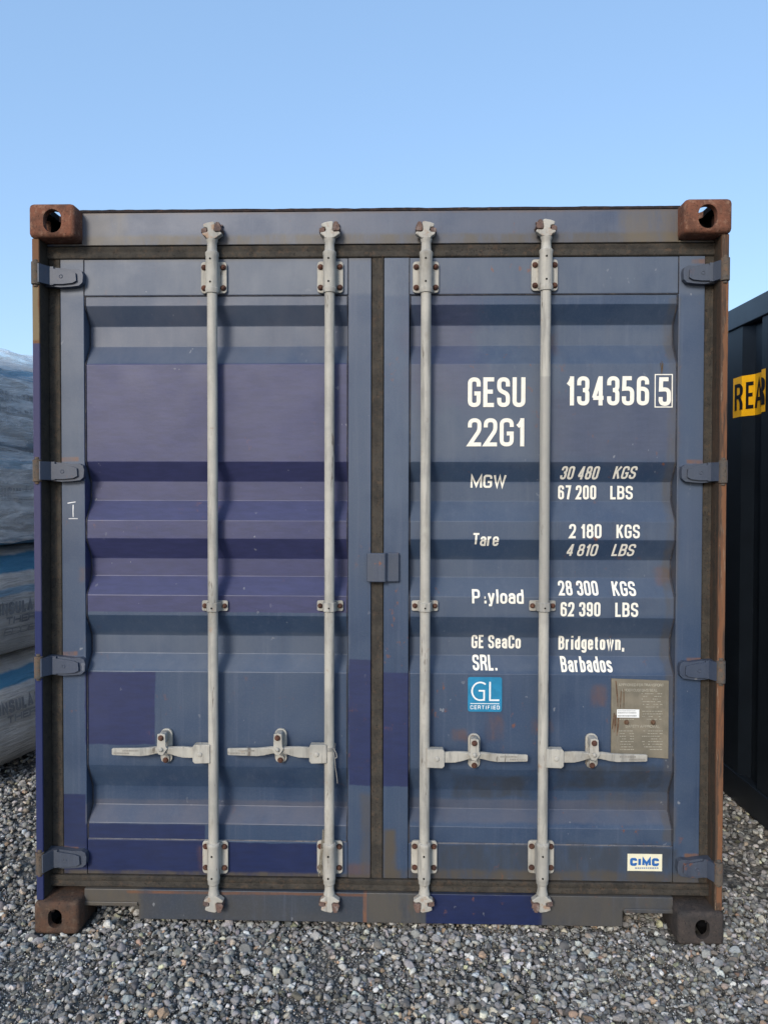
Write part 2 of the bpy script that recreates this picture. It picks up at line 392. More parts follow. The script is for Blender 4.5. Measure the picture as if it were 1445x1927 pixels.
FOLDS = [z for z, _ in PROF]
XL0, XL1, XL2, XL3 = (PX(117, Y_DOOR), PX(161, Y_DOOR), PX(655, Y_DOOR), PX(698, Y_DOOR))
XR0, XR1, XR2, XR3 = (PX(722, Y_DOOR), PX(769, Y_DOOR), PX(1272, Y_DOOR), PX(1321, Y_DOOR))
Z_DT, Z_DB = zl(485, Y_DOOR, 722), zl(1653, Y_DOOR, 722)
Z_HB = PZ(459, Y_HEAD)              # underside of the header
Z_ST = PZ(1681, Y_SILL)             # top of the sill
Z_SB = PZ(1737, Y_SILL)

NAVY = (0.005, 0.013, 0.062, 1); PURP = (0.031, 0.033, 0.100, 1); PNAVY = (0.010, 0.017, 0.074, 1)
def rc(x0, x1, y0, y1, y=Y_PAN):    # photo rectangle -> x0,x1,z0,z1
    return PX(x0, y, (y0+y1)/2), PX(x1, y, (y0+y1)/2), PZ(y1, y, (x0+x1)/2), PZ(y0, y, (x0+x1)/2)
FADE_SHEEN = (0.102, 0.120, 0.152, 1)  # pale tone for faded plates and for brightness painted high on the doors
M_LEFT = paint('left door paint', fade_sheen=[rc(100, 720, 470, 556)+(FADE_SHEEN, .75, .01, .01), rc(161, 656, 556, 684)+((.100, .108, .140, 1), .6, .01, .01), rc(100, 161, 556, 1000)+(FADE_SHEEN, .5, .1, .1),
    rc(161, 656, 1196, 1264)+(FADE_SHEEN, .5, .01, .02), rc(161, 656, 1515, 1552)+((.10, .095, .115, 1), .6, .006, .01)], patches=[
    rc(161, 656, 684, 1152)+(PURP, 0.88, 0.0015, 0.0035),
    rc(162, 292, 1265, 1401)+(PNAVY, 0.92, 0.003, 0.011),
    rc(100, 163, 1493, 1660)+(NAVY, 0.9, 0.003, 0.004),
    rc(162, 386, 1551, 1584)+(NAVY, 0.9, 0.003, 0.006),
    rc(162, 597, 1584, 1646)+(NAVY, 0.97, 0.002, 0.009),
    rc(656, 720, 1240, 1478)+(PNAVY, 0.88, 0.003, 0.012)],
    grime=[rc(150, 166, 1068, 1098)+((0.13, 0.060, 0.030, 1), 0.5, 0.012, 0.03), rc(376, 384, 1590, 1640)+((0.13, 0.060, 0.030, 1), 0.5, 0.012, 0.03), rc(600, 610, 1585, 1640)+((0.13, 0.060, 0.030, 1), 0.5, 0.012, 0.03), rc(655, 700, 1625, 1650)+((0.13, 0.060, 0.030, 1), 0.5, 0.012, 0.03), rc(112, 150, 861, 869)+((0.16, 0.075, 0.035, 1), 0.75, 0.004, 0.008), rc(114, 148, 1225, 1233)+((0.16, 0.075, 0.035, 1), 0.75, 0.004, 0.008), rc(112, 150, 1592, 1600)+((0.16, 0.075, 0.035, 1), 0.75, 0.004, 0.008), rc(100, 720, 1640, 1680)+(GRIME, 0.9, 0.006, 0.012), rc(680, 720, 1490, 1660)+(GRIME, 0.5, 0.012, 0.02), rc(100, 720, 470, 492)+(GRIME, 0.5, 0.008, 0.006)],
    rust_amt=0.35)
M_RIGHT = paint('right door paint', fade_sheen=[rc(720, 1330, 470, 556)+(FADE_SHEEN, .65, .01, .01), rc(770, 1272, 610, 869)+(FADE_SHEEN, .5, .03, .05), rc(720, 768, 480, 1000)+((.085, .12, .18, 1), .5, .1, .1), rc(1272, 1322, 480, 1100)+((.085, .105, .15, 1), .5, .1, .1),
    rc(770, 1272, 1515, 1552)+((.085, .085, .105, 1), .6, .006, .01), rc(770, 1272, 907, 1014)+(FADE_SHEEN, .35, .01, .02), rc(770, 1272, 1052, 1159)+(FADE_SHEEN, .3, .01, .02), rc(770, 1272, 1197, 1265)+(FADE_SHEEN, .35, .01, .02)], patches=[
    rc(700, 770, 1265, 1478)+(PNAVY, 0.88, 0.003, 0.012),
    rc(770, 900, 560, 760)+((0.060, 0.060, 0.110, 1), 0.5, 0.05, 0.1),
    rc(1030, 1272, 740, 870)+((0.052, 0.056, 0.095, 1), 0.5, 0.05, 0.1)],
    grime=[rc(852, 880, 1374, 1392)+((0.13, 0.060, 0.030, 1), 0.5, 0.012, 0.03), rc(915, 945, 1345, 1392)+((0.13, 0.060, 0.030, 1), 0.5, 0.012, 0.03), rc(1028, 1052, 628, 662)+((0.13, 0.060, 0.030, 1), 0.5, 0.012, 0.03), rc(1112, 1140, 1290, 1330)+((0.13, 0.060, 0.030, 1), 0.5, 0.012, 0.03), rc(1000, 1040, 1355, 1380)+((0.13, 0.060, 0.030, 1), 0.5, 0.012, 0.03), rc(1240, 1268, 1070, 1100)+((0.13, 0.060, 0.030, 1), 0.5, 0.012, 0.03), rc(770, 1272, 1590, 1655)+((0.034, 0.036, 0.038, 1), 0.65, 0.01, 0.03), rc(850, 1000, 1462, 1510)+((0.034, 0.036, 0.038, 1), 0.65, 0.01, 0.03), rc(1050, 1250, 1440, 1490)+((0.034, 0.036, 0.038, 1), 0.65, 0.01, 0.03), rc(1290, 1330, 866, 873)+((0.16, 0.075, 0.035, 1), 0.75, 0.004, 0.008), rc(1290, 1330, 1237, 1244)+((0.16, 0.075, 0.035, 1), 0.75, 0.004, 0.008), rc(1285, 1330, 1606, 1618)+((0.16, 0.075, 0.035, 1), 0.75, 0.004, 0.008), rc(1300, 1330, 488, 496)+((0.16, 0.075, 0.035, 1), 0.75, 0.004, 0.008), rc(722, 1330, 1638, 1680)+(GRIME, 0.8, 0.01, 0.02), rc(720, 745, 1560, 1660)+(GRIME, 0.9, 0.012, 0.02),
           rc(1252, 1274, 560, 1583)+(GRIME, 0.5, 0.008, 0.015), rc(1110, 1250, 1500, 1530)+(GRIME, 0.4, 0.02, 0.04)],
    rust_amt=0.8)
GASK = (0.060, 0.052, 0.040, 1)
M_HEAD = paint('header paint', base=((0.052, 0.072, 0.118, 1), (0.078, 0.090, 0.125, 1), (0.034, 0.054, 0.100, 1)),
    grime=[rc(100, 1400, 440, 480, Y_HEAD)+(GRIME, 0.9, 0.008, 0.01), rc(1170, 1300, 380, 470, Y_HEAD)+((0.13, 0.10, 0.06, 1), 0.6, 0.03, 0.06),
           rc(150, 240, 390, 470, Y_HEAD)+((0.10, 0.09, 0.08, 1), 0.6, 0.03, 0.04), rc(100, 1400, 385, 400, Y_HEAD)+((0.12, 0.08, 0.06, 1), 0.6, 0.006, 0.008)])
M_SILL = paint('sill paint', base=((0.034, 0.044, 0.060, 1), (0.052, 0.052, 0.053, 1), (0.022, 0.034, 0.060, 1)),
    patches=[rc(801, 1019, 1684, 1745, Y_SILL)+(NAVY, 0.95, 0.003, 0.005)],
    grime=[rc(100, 270, 1660, 1750, Y_SILL)+((0.09, 0.075, 0.055, 1), 0.8, 0.02, 0.03), rc(690, 800, 1670, 1750, Y_SILL)+((0.085, 0.075, 0.06, 1), 0.8, 0.01, 0.01),
           rc(240, 690, 1679, 1684, Y_SILL)+((0.16, 0.07, 0.035, 1), 0.8, 0.002, 0.006), rc(683, 690, 1680, 1745, Y_SILL)+((0.2, 0.09, 0.045, 1), 0.8, 0.002, 0.006),
           rc(1019, 1290, 1660, 1750, Y_SILL)+((0.075, 0.068, 0.058, 1), 0.75, 0.02, 0.02)], rust_amt=0.9)
M_POST_L = rust('left post', a=(0.055, 0.045, 0.034, 1), b=(0.038, 0.033, 0.028, 1), c=(0.06, 0.048, 0.035, 1), bump=0.2, yfront=.022, patches=[
    rc(30, 90, 430, 650, 0.018)+((0.17, 0.085, 0.045, 1), 0.9, 0.002, 0.002), rc(58, 74, 540, 640, 0.018)+((0.20, 0.165, 0.10, 1), 0.75, 0.004, 0.012),
    rc(30, 90, 646, 1150, 0.018)+((0.062, 0.060, 0.118, 1), 0.95, 0.002, 0.003), rc(30, 95, 1150, 1705, 0.018)+((0.022, 0.030, 0.095, 1), 0.95, 0.002, 0.003)])
M_POST_R = rust('right post', yfront=.024, streak=((0.17, 0.075, 0.038, 1), (0.040, 0.034, 0.029, 1), (0.26, 0.19, 0.13, 1)), a=(0.055, 0.042, 0.030, 1), b=(0.04, 0.033, 0.026, 1), c=(0.085, 0.05, 0.033, 1), bump=0.2, patches=[
    rc(1347, 1400, 430, 1705, 0.018)+((0.085, 0.052, 0.036, 1), 0.7, 0.004, 0.006), rc(1354, 1364, 500, 1700, 0.018)+((0.23, 0.105, 0.05, 1), 0.6, 0.003, 0.016)])
M_GASKET = rust('rubber gasket', a=(0.058, 0.051, 0.042, 1), b=(0.034, 0.031, 0.027, 1), c=(0.085, 0.060, 0.042, 1), bump=0.35)
M_CAST_T = rust('casting rust')
M_CAST_B = rust('casting rust dirty', a=(0.095, 0.052, 0.034, 1), b=(0.055, 0.040, 0.032, 1), c=(0.12, 0.085, 0.06, 1))
M_CAST_BR = rust('casting grey dirt', a=(0.055, 0.045, 0.041, 1), b=(0.038, 0.035, 0.034, 1), c=(0.075, 0.06, 0.052, 1))
M_ROD = rods_mat('grey white lock gear'); M_CAM = rods_mat('tan stained cams', 1.0)
M_BOLT = rust('bolt rust', a=(0.115, 0.052, 0.036, 1), b=(0.06, 0.034, 0.028, 1), c=(0.16, 0.085, 0.055, 1))
M_KEEP = rust('keeper rust', a=(0.16, 0.10, 0.08, 1), b=(0.085, 0.062, 0.058, 1), c=(0.26, 0.22, 0.20, 1))
M_DARK = simple('dark hole', (0.006, 0.006, 0.007, 1), 0.9, 0.1)
M_HINGE = paint('hinge paint', base=((0.036, 0.050, 0.082, 1), (0.050, 0.060, 0.082, 1), (0.026, 0.038, 0.066, 1)), rust_amt=1.0)
M_HINGE_LUG = rust('hinge lug', a=(0.115, 0.088, 0.065, 1), b=(0.08, 0.075, 0.07, 1), c=(0.16, 0.09, 0.055, 1))
M_LETTER = simple('cream lettering', (0.80, 0.76, 0.66, 1), 0.6, 0.25, 0.06, 60)
M_WALL = paint('side paint')
M_SEAM = rust('seam dirt', a=(0.03, 0.033, 0.045, 1), b=(0.05, 0.05, 0.06, 1), c=(0.10, 0.085, 0.07, 1), bump=0.1)
M_PALE = rust('scraped seam', a=(0.16, 0.165, 0.18, 1), b=(0.10, 0.10, 0.12, 1), c=(0.20, 0.16, 0.13, 1), bump=0.1)
M_ROOFEDGE = rust('roof edge', a=(0.035, 0.025, 0.022, 1), b=(0.018, 0.016, 0.018, 1), c=(0.09, 0.05, 0.035, 1))

box_root = thing('shipping_container', 'worn dark blue shipping container seen from its closed doors, rusty corners, standing on gravel', 'container')

# ---- corner castings
def make_casting(slot_w, slot_h, sx=0.085, sz=0.062):
    """local: x 0 (outer) .. 0.162, y 0 .. 0.178, z 0 (top) .. -0.118"""
    def mesh_of(mb, name):
        bmesh.ops.recalc_face_normals(mb.bm, faces=mb.bm.faces)
        me = bpy.data.meshes.new(name); mb.bm.to_mesh(me); mb.bm.free(); return me
    m = MB(); m.box(0, .162, 0, .178, -.118, 0)
    bmesh.ops.bevel(m.bm, geom=m.bm.edges[:], offset=0.016, segments=4, affect='EDGES', profile=0.5)
    base = bpy.data.objects.new('casting_base', mesh_of(m, 'casting')); COL.objects.link(base)
    cut = []
    m = MB(); m.box(.028, .150, .026, .160, -.100, -.022); cut.append(m)
    m = MB()
    r = slot_w/2; st = []
    for k in range(13): st.append((sx+r*math.cos(R(k*15)), -sz+slot_h/2-r+r*math.sin(R(k*15))))
    for k in range(13): st.append((sx-r*math.cos(R(k*15)), -sz-slot_h/2+r-r*math.sin(R(k*15))))
    m.prism_y(st, -.02, .06); cut.append(m)
    m = MB()      # side hole
    rows = [[(x, .089+.0255*math.cos(R(a)), -.059+.0255*math.sin(R(a))+(0.014 if math.sin(R(a)) > 0 else -.014)) for a in range(5, 360, 15)] for x in (-.02, .06)]
    m.loft(rows); cut.append(m)
    m = MB()      # top hole
    m.prism_z([(.085+.0315*math.cos(R(a)), .089+.0315*math.sin(R(a))+(0.03 if math.sin(R(a)) > 0 else -.03)) for a in range(5, 360, 15)], -.05, .02); cut.append(m)
    for i, c in enumerate(cut):
        o = bpy.data.objects.new('cut', mesh_of(c, 'cut')); COL.objects.link(o)
        b = base.modifiers.new('b%d' % i, 'BOOLEAN'); b.operation = 'DIFFERENCE'; b.object = o; b.solver = 'EXACT'; cut[i] = o
    dg = bpy.context.evaluated_depsgraph_get()
    me = bpy.data.meshes.new_from_object(base.evaluated_get(dg))
    for o in cut+[base]: bpy.data.objects.remove(o)
    return me
cast_top, cast_bot = make_casting(.064, .082), make_casting(.050, .068, .078, .060)
def dark_inside(me, src):                # faces of the hollow get a near-black colour
    me.materials.append(M_DARK)
    for p, q in zip(me.polygons, src.polygons):
        c = q.center; p.material_index = 1 if (.020 < c.x < .156 and .021 < c.y < .170 and -.106 < c.z < -.016) else 0
def place_casting(src, sx, sz, back, mat):
    me = src.copy(); bm = bmesh.new(); bm.from_mesh(me)
    Lc = 6.058
    for v in bm.verts:
        x, y, z = v.co
        X = -HW+x if sx < 0 else HW-x
        Z = H+z if sz > 0 else -z
        v.co = (X, (Lc-y) if back else y, Z)
    if (sx > 0) ^ (sz < 0) ^ back: bmesh.ops.reverse_faces(bm, faces=bm.faces)
    bm.to_mesh(me); bm.free(); me.materials.clear(); me.materials.append(mat)
    dark_inside(me, src)
    link('corner_casting', me, box_root, angle=50)
for back in (False, True):
    for sx in (-1, 1):
        place_casting(cast_top, sx, 1, back, M_CAST_T)
        place_casting(cast_bot, sx, -1, back, M_CAST_BR if sx > 0 else M_CAST_B)

# ---- posts, header, sill, body
for s, mat in ((-1, M_POST_L), (1, M_POST_R)):
    m = MB(); xo = HW-0.004; xi = xo-0.026
    m.prism_z([(s*xo, .016), (s*xi, .016), (s*xi, .125), (s*(xi-.085), .125), (s*(xi-.085), .19), (s*xo, .19)], .1165, H-.1165)
    m.build('corner_post', mat, box_root, bevel=.004)
m = MB(); m.box(-HW+.158, HW-.158, Y_HEAD, .17, Z_HB, H-.008)
for s_ in (-1, 1): m.box(min(s_*(HW-.1584), s_*(HW-.032)), max(s_*(HW-.1584), s_*(HW-.032)), Y_HEAD+.002, .17, Z_HB, H-.119)
head = m.build('header', M_HEAD, box_root, bevel=.003)
m = MB(); n = 160; rows = []
for i in range(n+1):
    x = -HW+.155+(2*HW-.31)*i/n; w = .0018*mnoise.noise((x*7, 0, 0))+.0016*mnoise.noise((x*31, 3, 0))
    rows.append([(x, Y_HEAD-.004, H-.010), (x, Y_HEAD-.004, H-.001+w), (x, .2, H+.0+w), (x, .2, H-.010)])
m.loft(rows); m.build('roof_edge', M_ROOFEDGE, box_root)
# sill with fork pockets cut out at the ends
xa, xb = PX(262, Y_SILL, 1715), PX(1171, Y_SILL, 1725); zp = PZ(1702, Y_SILL, 215)
m = MB(); e = HW-.158
m.prism_y([(-e, zp), (xa, zp), (xa, Z_SB), (xb, Z_SB), (xb, zp+.004), (e, zp+.004), (e, Z_ST), (-e, Z_ST)], Y_SILL, .17)
m.box(-e, xa-.003, Y_SILL-.006, Y_SILL-.0005, zp-.003, zp+.012); m.box(xb+.003, e, Y_SILL-.006, Y_SILL-.0005, zp+.001, zp+.016)
m.build('sill', M_SILL, box_root, bevel=.003)
# back frame behind the doors (jamb lips that the gaskets press on)
m = MB(); m.box(-HW+.12, HW-.12, .140, .18, Z_ST, Z_HB); m.build('door_jamb', M_SEAM, box_root)
# gaskets round each door
def gasket(pts):
    m = MB()
    for a in pts: m.box(*a)
    return m.build('door_gasket', M_GASKET, box_root, bevel=.005, seg=3)
yg0, yg1 = .086, .128
gl, gr = PX(94, yg0), PX(1347, yg0)
def gasket_run(horizontal, a0, a1, b0, b1, y):       # rubber strip with a soft double ridge
    m = MB(); d = b1-b0; y2 = yg1
    pr = [(b0, y+.006), (b0+.08*d, y+.002), (b0+.34*d, y+.001), (b0+.46*d, y+.0022), (b0+.54*d, y+.0024), (b0+.66*d, y), (b0+.92*d, y-.001), (b1, y+.004), (b1, y2), (b0, y2)]
    n = 150; rows = []
    for i in range(n+1):
        u = a0+(a1-a0)*i/n; w = .0022*mnoise.noise((u*5, b0*9, 2))+.0016*mnoise.noise((u*21, b0*9, 7))
        rows.append([(u, q+(w if k < 8 else 0), p) if horizontal else (p, q+(w if k < 8 else 0), u) for k, (p, q) in enumerate(pr)])
    m.loft(rows); return m.build('door_gasket', M_GASKET, box_root, angle=28)
gasket_run(True, gl, gr, Z_DT+.0012, Z_HB-.0004, Y_HEAD+.005)
gasket_run(True, gl, gr, Z_ST+.0004, Z_DB-.0012, Y_SILL+.010)
gasket_run(False, Z_DB-.001, Z_DT+.001, gl, XL0-.0008, yg0)
gasket_run(False, Z_DB-.001, Z_DT+.001, XR3+.0008, gr, yg0)
gasket_run(False, Z_DB-.001, Z_DT+.001, XL3+.0008, XR0-.0008, yg0-.001)

# ---- doors
def panel_off(x, z, seed): return .0030*mnoise.noise((x*2.5, z*2.5, seed))+.0011*mnoise.noise((x*8, z*8, 4))+.0010
def make_door(x0, x1, x2, x3, mat):
    m = MB(); yb = .139
    m.box(x0, x1, Y_DOOR, yb, Z_DB, Z_DT); m.box(x2, x3, Y_DOOR, yb, Z_DB, Z_DT)      # stiles
    m.box(x1+.0012, x2-.0012, Y_DOOR+.0012, yb, Z_PT+.0015, Z_DT-.0006); m.box(x1+.0012, x2-.0012, Y_DOOR+.0012, yb, Z_DB+.0006, Z_PB-.0015)   # rails
    d = m.build('door', mat, box_root, bevel=.0025)
    # corrugated skin with softly rolled folds and faint dents
    pts = []
    for i, (z, y) in enumerate(PROF):
        if 0 < i < len(PROF)-1:
            zp_, yp_ = PROF[i-1]; zn, yn = PROF[i+1]; r = .0013
            for q, t in ((zp_, yp_), (zn, yn)):
                L = math.hypot(q-z, t-y)
                pts.append((z+(q-z)/L*r, y+(t-y)/L*r))
        else: pts.append((z, y))
    fine = []
    for (z0, y0), (z1, y1) in zip(pts, pts[1:]):
        k = max(1, int(abs(z1-z0)/.03))
        for j in range(k): fine.append((z0+(z1-z0)*j/k, y0+(y1-y0)*j/k))
    fine.append(pts[-1])
    m = MB(); nx = 28; grid = []
    for z, y in fine:
        row = []
        for i in range(nx+1):
            x = x1-.004+(x2-x1+.008)*i/nx
            row.append(m.bm.verts.new((x, y+panel_off(x, z, x0), z)))
        grid.append(row)
    for a, b in zip(grid, grid[1:]):
        for i in range(nx): m.face((a[i], a[i+1], b[i+1], b[i]))
    m.build('corrugated_panel', mat, d, angle=14)
    # weld seams: bead along the rails, wandering line down both sides
    for z, mt in ((Z_PT, M_SEAM), (Z_PB, M_PALE)):
        m = MB(); m.tube([(x1+.006+(x2-x1-.012)*i/80, Y_PAN-.0008, z+.0006*mnoise.noise((i*.4, z, x0))) for i in range(81)], .0022, 6)
        m.build('weld_seam', mt, d)
    for xx, sg in ((x1, 1), (x2, -1)):
        m = MB(); m.tube([(xx+sg*.0035, max(Y_DOOR+.001, y-.0005), z) for z, y in fine], .0022, 6); m.build('weld_seam', M_SEAM, d)
        m = MB(); m.tube([(xx-sg*.0005, Y_DOOR+.001, Z_PT+(Z_DT-Z_PT)*k/6) for k in range(7)], .0016, 6); m.build('weld_seam', M_SEAM, d)
    return d
door_l = make_door(XL0, XL1, XL2, XL3, M_LEFT)
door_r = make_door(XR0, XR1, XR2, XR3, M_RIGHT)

# ---- hinges
def hinge(s, py, door, tint=None):
    cx = lambda dx: s*(HW-.0055-(dx+1)*(.0021 if s < 0 else .0018))
    z0 = PZ(py, .05, 110 if s < 0 else 1320); kz = 1/537.0
    m = MB()
    out = [(-6, 18), (18, 17.5), (36, 16), (55, 13), (68, 14), (75, 10), (77, 2), (76, -12), (70, -18), (55, -20), (38, -21), (18, -19), (-6, -18)]
    m.prism_y([(cx(a), z0+b*kz) for a, b in out], .056, Y_DOOR-.0005)
    inn = [(4, 14), (28, 13.5), (44, 11), (58, 8.5), (66, 5), (67, -10), (60, -14), (44, -16), (28, -16), (4, -14)]
    m.prism_y([(cx(a), z0+b*kz) for a, b in inn], .047, .0555)
    # arm that cranks forward to the pin in the corner post
    q = [(-1, .0075), (12, .0075), (18, .030), (22, .0475), (28, .0475), (28, .0556), (15, .0556), (9, .0300), (6, .0155), (-1, .0155)]
    m.loft([[(cx(u), y, z) for u, y in q] for z in (z0-17.5*kz, z0+17.5*kz)])
    # pivot of the embossed mark
    m.lathe_y(cx(41), z0-1.5*kz, [(.0475, .0075), (.0455, .0065), (.0455, .0052), (.0472, .0045)], 14)
    h = m.build('hinge', M_HINGE, door, bevel=.0035, seg=3)
    m = MB(); xk = s*(HW-.0175)
    m.lathe_z(xk, .018, [(z0-21*kz, .008), (z0-21*kz, .0155), (z0+21*kz, .0155), (z0+21*kz, .008)], 20)
    m.lathe_z(xk, .018, [(z0-26*kz, .004), (z0-25.5*kz, .0085), (z0-21.2*kz, .0085)], 12)
    m.lathe_z(xk, .018, [(z0+21.2*kz, .0085), (z0+25.5*kz, .0085), (z0+26*kz, .004)], 12)
    m.build('hinge_pin', M_HINGE_LUG, box_root, bevel=.0015)
for py in (519, 886, 1252, 1616): hinge(-1, py, door_l)
for py in (512, 888, 1260, 1634): hinge(1, py, door_r)

# ---- plate that laps the two doors
m = MB(); x0, x1, x2 = PX(690, .05, 1068), PX(727, .05, 1068), PX(751, .06, 1068); z0, z1 = PZ(1096, .05), PZ(1041, .05)
def lap(y0, y1, pts):
    rows = [[(x, y, z) for x, y in pts] for z in (z0, z1)]
    m.loft(rows)
lap(0, 0, [(x0, .052), (x1-.004, .050), (x1+.004, .064), (x2, .066), (x2, Y_DOOR-.0004), (x1+.002, Y_DOOR-.0004), (x1-.006, .064), (x0, .066)])
m.build('lap_plate', M_HINGE, box_root, bevel=.004, seg=3)

# ---- lock rods
M_GRIPMARK = simple('dirty relief', (.25, .235, .21, 1), .7, .2)
def bolt_mesh(cx, cz, y, r=.0088, parent=None, name='bolt', mat=None):
    m = MB(); ph = random.random()
    m.lathe_y(cx, cz, [(y, r*.95), (y-.0015, r*1.18), (y-.002, r*1.18)], 18)
    m.lathe_y(cx, cz, [(y-.002, r), (y-.0075, r), (y-.0092, r*.72)], 6, ph)
    m.lathe_y(cx, cz, [(y-.0092, r*.5), (y-.0115, r*.5), (y-.012, r*.3)], 12)
    return m.build(name, mat or M_BOLT, parent, bevel=.0006)
def lock_rod(px_top, px_bot, s, tops):
    xr = (PX(px_top, Y_ROD, 800)+PX(px_bot, Y_ROD, 1300))/2
    zt = lambda py: PZ(py, Y_ROD, px_top)
    dy = tops                                     # photo offset of this rod's top gear
    m = MB(); r = .0180
    pr = [(1684, .013), (1682, .0205), (1678, .0185), (1672, .0165), (1664, .0170), (1662, .0205), (1655, .0215), (1653, .0232), (1650, .0225), (1594, .0222), (1592, .0236), (1588, .0236), (1586, .0222), (1585, r),
          (1300, r), (1000, r), (700, r), (551+dy, r), (550+dy, .0225), (545+dy, .0242), (541+dy, .0242), (540+dy, .0226), (481+dy, .0226), (479+dy, .0240), (474+dy, .0240), (472+dy, .0200), (470+dy, .0175), (456+dy, .0168), (453+dy, .0195), (449+dy, .0205), (448+dy, .014)]
    m.lathe_z(xr, Y_ROD, [(zt(a), q) for a, q in pr], 28)
    rod = m.build('lock_rod', M_ROD, box_root, angle=35)
    # plates with bolts
    for (pa, pb, b1, b2, hs) in ((487+dy, 547+dy, 498+dy, 537+dy, (488+dy, 531+dy)), (1588, 1650, 1598, 1638, (1607, 1648))):
        m = MB(); za, zb = zt(pb), zt(pa); w = .0465
        m.prism_y(rrect(xr-w, xr+w, za, zb, .012), Y_DOOR-.012, Y_DOOR-.0005)
        m.prism_z([(xr-.0245, Y_DOOR-.013), (xr-.0235, Y_ROD+.002), (xr-.0215, Y_ROD-.006), (xr+.0215, Y_ROD-.006), (xr+.0235, Y_ROD+.002), (xr+.0245, Y_DOOR-.013)], za+.006, zb-.006)
        br = m.build('bracket', M_ROD, rod, bevel=.0025)
        for bx in (-.0345, .0345):
            for bz in (b1, b2): bolt_mesh(xr+bx, zt(bz), Y_DOOR-.0122, parent=rod)
        for hz in hs: m = MB(); m.lathe_y(xr-.002, zt(hz), [(Y_ROD-.022, .0035), (Y_ROD-.0242, .0033)], 12); m.build('grease_hole', M_DARK, rod)
    # mid guide strap
    m = MB(); za, zb = zt(1152), zt(1132); w = .047
    m.prism_y(rrect(xr-w, xr+w, za, zb, .006), Y_DOOR-.008, Y_DOOR-.0005)
    rows = []
    a = [(xr-.026, Y_DOOR-.009), (xr-.024, Y_ROD), (xr-.017, Y_ROD-.018), (xr, Y_ROD-.0245), (xr+.017, Y_ROD-.018), (xr+.024, Y_ROD), (xr+.026, Y_DOOR-.009)]
    m.prism_z(a, za+.003, zb-.003)
    m.build('guide_strap', M_ROD, rod, bevel=.002)
    for bx in (-.036, .036): bolt_mesh(xr+bx, (za+zb)/2, Y_DOOR-.0082, .0078, parent=rod)
    m = MB(); m.lathe_y(xr, (za+zb)/2-.002, [(Y_ROD-.0235, .0032), (Y_ROD-.0254, .003)], 12); m.build('grease_hole', M_DARK, rod)
    # cams and the keepers they bite into
    cam_out = [(-8, -1), (-10, 3), (-16, 6), (-17, 10), (-9, 11), (-6, 13), (-7, 19), (-14, 20), (-15, 26), (-7, 29), (4, 31), (8, 29), (6, 14), (9, 11), (18, 12), (21, 8), (14, 3), (8, -1)]
    f = -s                                        # the outward face of each pair mirrors
    for top in (True, False):
        zz = zt(449+dy) if top else zt(1683); v = 1 if top else -1
        yk = Y_HEAD if top else Y_SILL
        m = MB(); m.prism_y([(xr+f*a*K, zz+v*b*K) for a, b in cam_out], Y_ROD-.019, Y_ROD+.008)
        m.lathe_z(xr, Y_ROD, [(zz-.002, .015), (zz+v*.022, .012)] if v > 0 else [(zz-.022, .012), (zz+.002, .015)], 14)
        m.build('cam', M_CAM, rod, bevel=.0035, seg=3)
        m = MB()
        m.prism_y([(xr+f*a*K, zz+v*b*K) for a, b in ((7, 12), (7, 22), (10, 30), (16, 29), (21, 16), (18, 12))], Y_ROD-.0225, yk-.0005)
        m.prism_y([(xr+f*a*K, zz+v*b*K) for a, b in ((-19, 10), (-19, 18), (-13, 20), (-8, 19), (-8, 11))], Y_ROD-.016, yk-.0005)
        m.prism_y([(xr+f*a*K, zz+v*b*K) for a, b in ((-16, 20), (-16, 25), (12, 31), (19, 31), (18, 27), (9, 24))], Y_ROD+.012, yk-.0005)
        m.build('cam_keeper', M_KEEP, rod, bevel=.003)
    # handle: hub on the rod, twisted flat bar, hung in its catch
    zh = PZ(1417+(-2 if s < 0 else 6), Y_ROD, px_bot); hx = lambda d: xr+s*d*K
    m = MB()
    m.prism_y([(hx(4), zh-18*K), (hx(4), zh+17*K), (hx(34), zh+17*K), (hx(37), zh+13*K), (hx(37), zh-15*K), (hx(33), zh-19*K)], Y_ROD-.022, Y_ROD+.008)
    m.lathe_y(hx(23), zh-1*K, [(Y_ROD-.0222, .0085), (Y_ROD-.0255, .0085), (Y_ROD-.0265, .006)], 16)
    m.build('handle_hub', M_ROD, rod, bevel=.0025)
    secs = [(33, 0, 10, .006, 0), (58, 1, 10.5, .0055, 0), (72, 2.5, 9, .0065, 18), (84, 4, 7.5, .008, 40), (97, 5, 7, .0085, 48), (110, 4, 7.5, .0075, 34), (124, 1.5, 7.6, .006, 12), (138, 0, 7.8, .0048, 0), (165, 0.2, 7.2, .0046, 0), (191, .2, 6.6, .0045, 0), (194, .2, 5.5, .004, 0)]
    rows = []
    for d, c, hh, ht, tw in secs:
        ca, sa = math.cos(R(tw)), math.sin(R(tw)); rows.append([])
        for a, b in ((-1, -1), (-1, 1), (1, 1), (1, -1)):
            u, w = a*hh*K, b*ht
            rows[-1].append((hx(d), Y_ROD-.008+w*ca-u*sa*.45, zh+c*K+u*ca+w*sa*.45))
    m = MB(); m.loft(rows); m.build('handle', M_ROD, rod, bevel=.0022, angle=25)
    # raised marks on the grip
    m = MB()
    for row, (d0, d1, zo) in enumerate(((142, 172, 3), (160, 189, -2.2))):
        d = d0
        while d < d1:
            w = random.uniform(1.4, 2.6); m.box(min(hx(d), hx(d+w)), max(hx(d), hx(d+w)), Y_ROD-.0135, Y_ROD-.0124, zh+(zo-1.7)*K, zh+(zo+1.7)*K); d += w+.9
    m.build('grip_mark', M_GRIPMARK, rod)
    cxx = hx(95); m = MB()
    m.prism_y(rrect(cxx-11.5*K, cxx+11.5*K, zh-27*K, zh+39*K, 10.5*K, 6), Y_DOOR-.008, OUT-.0005)
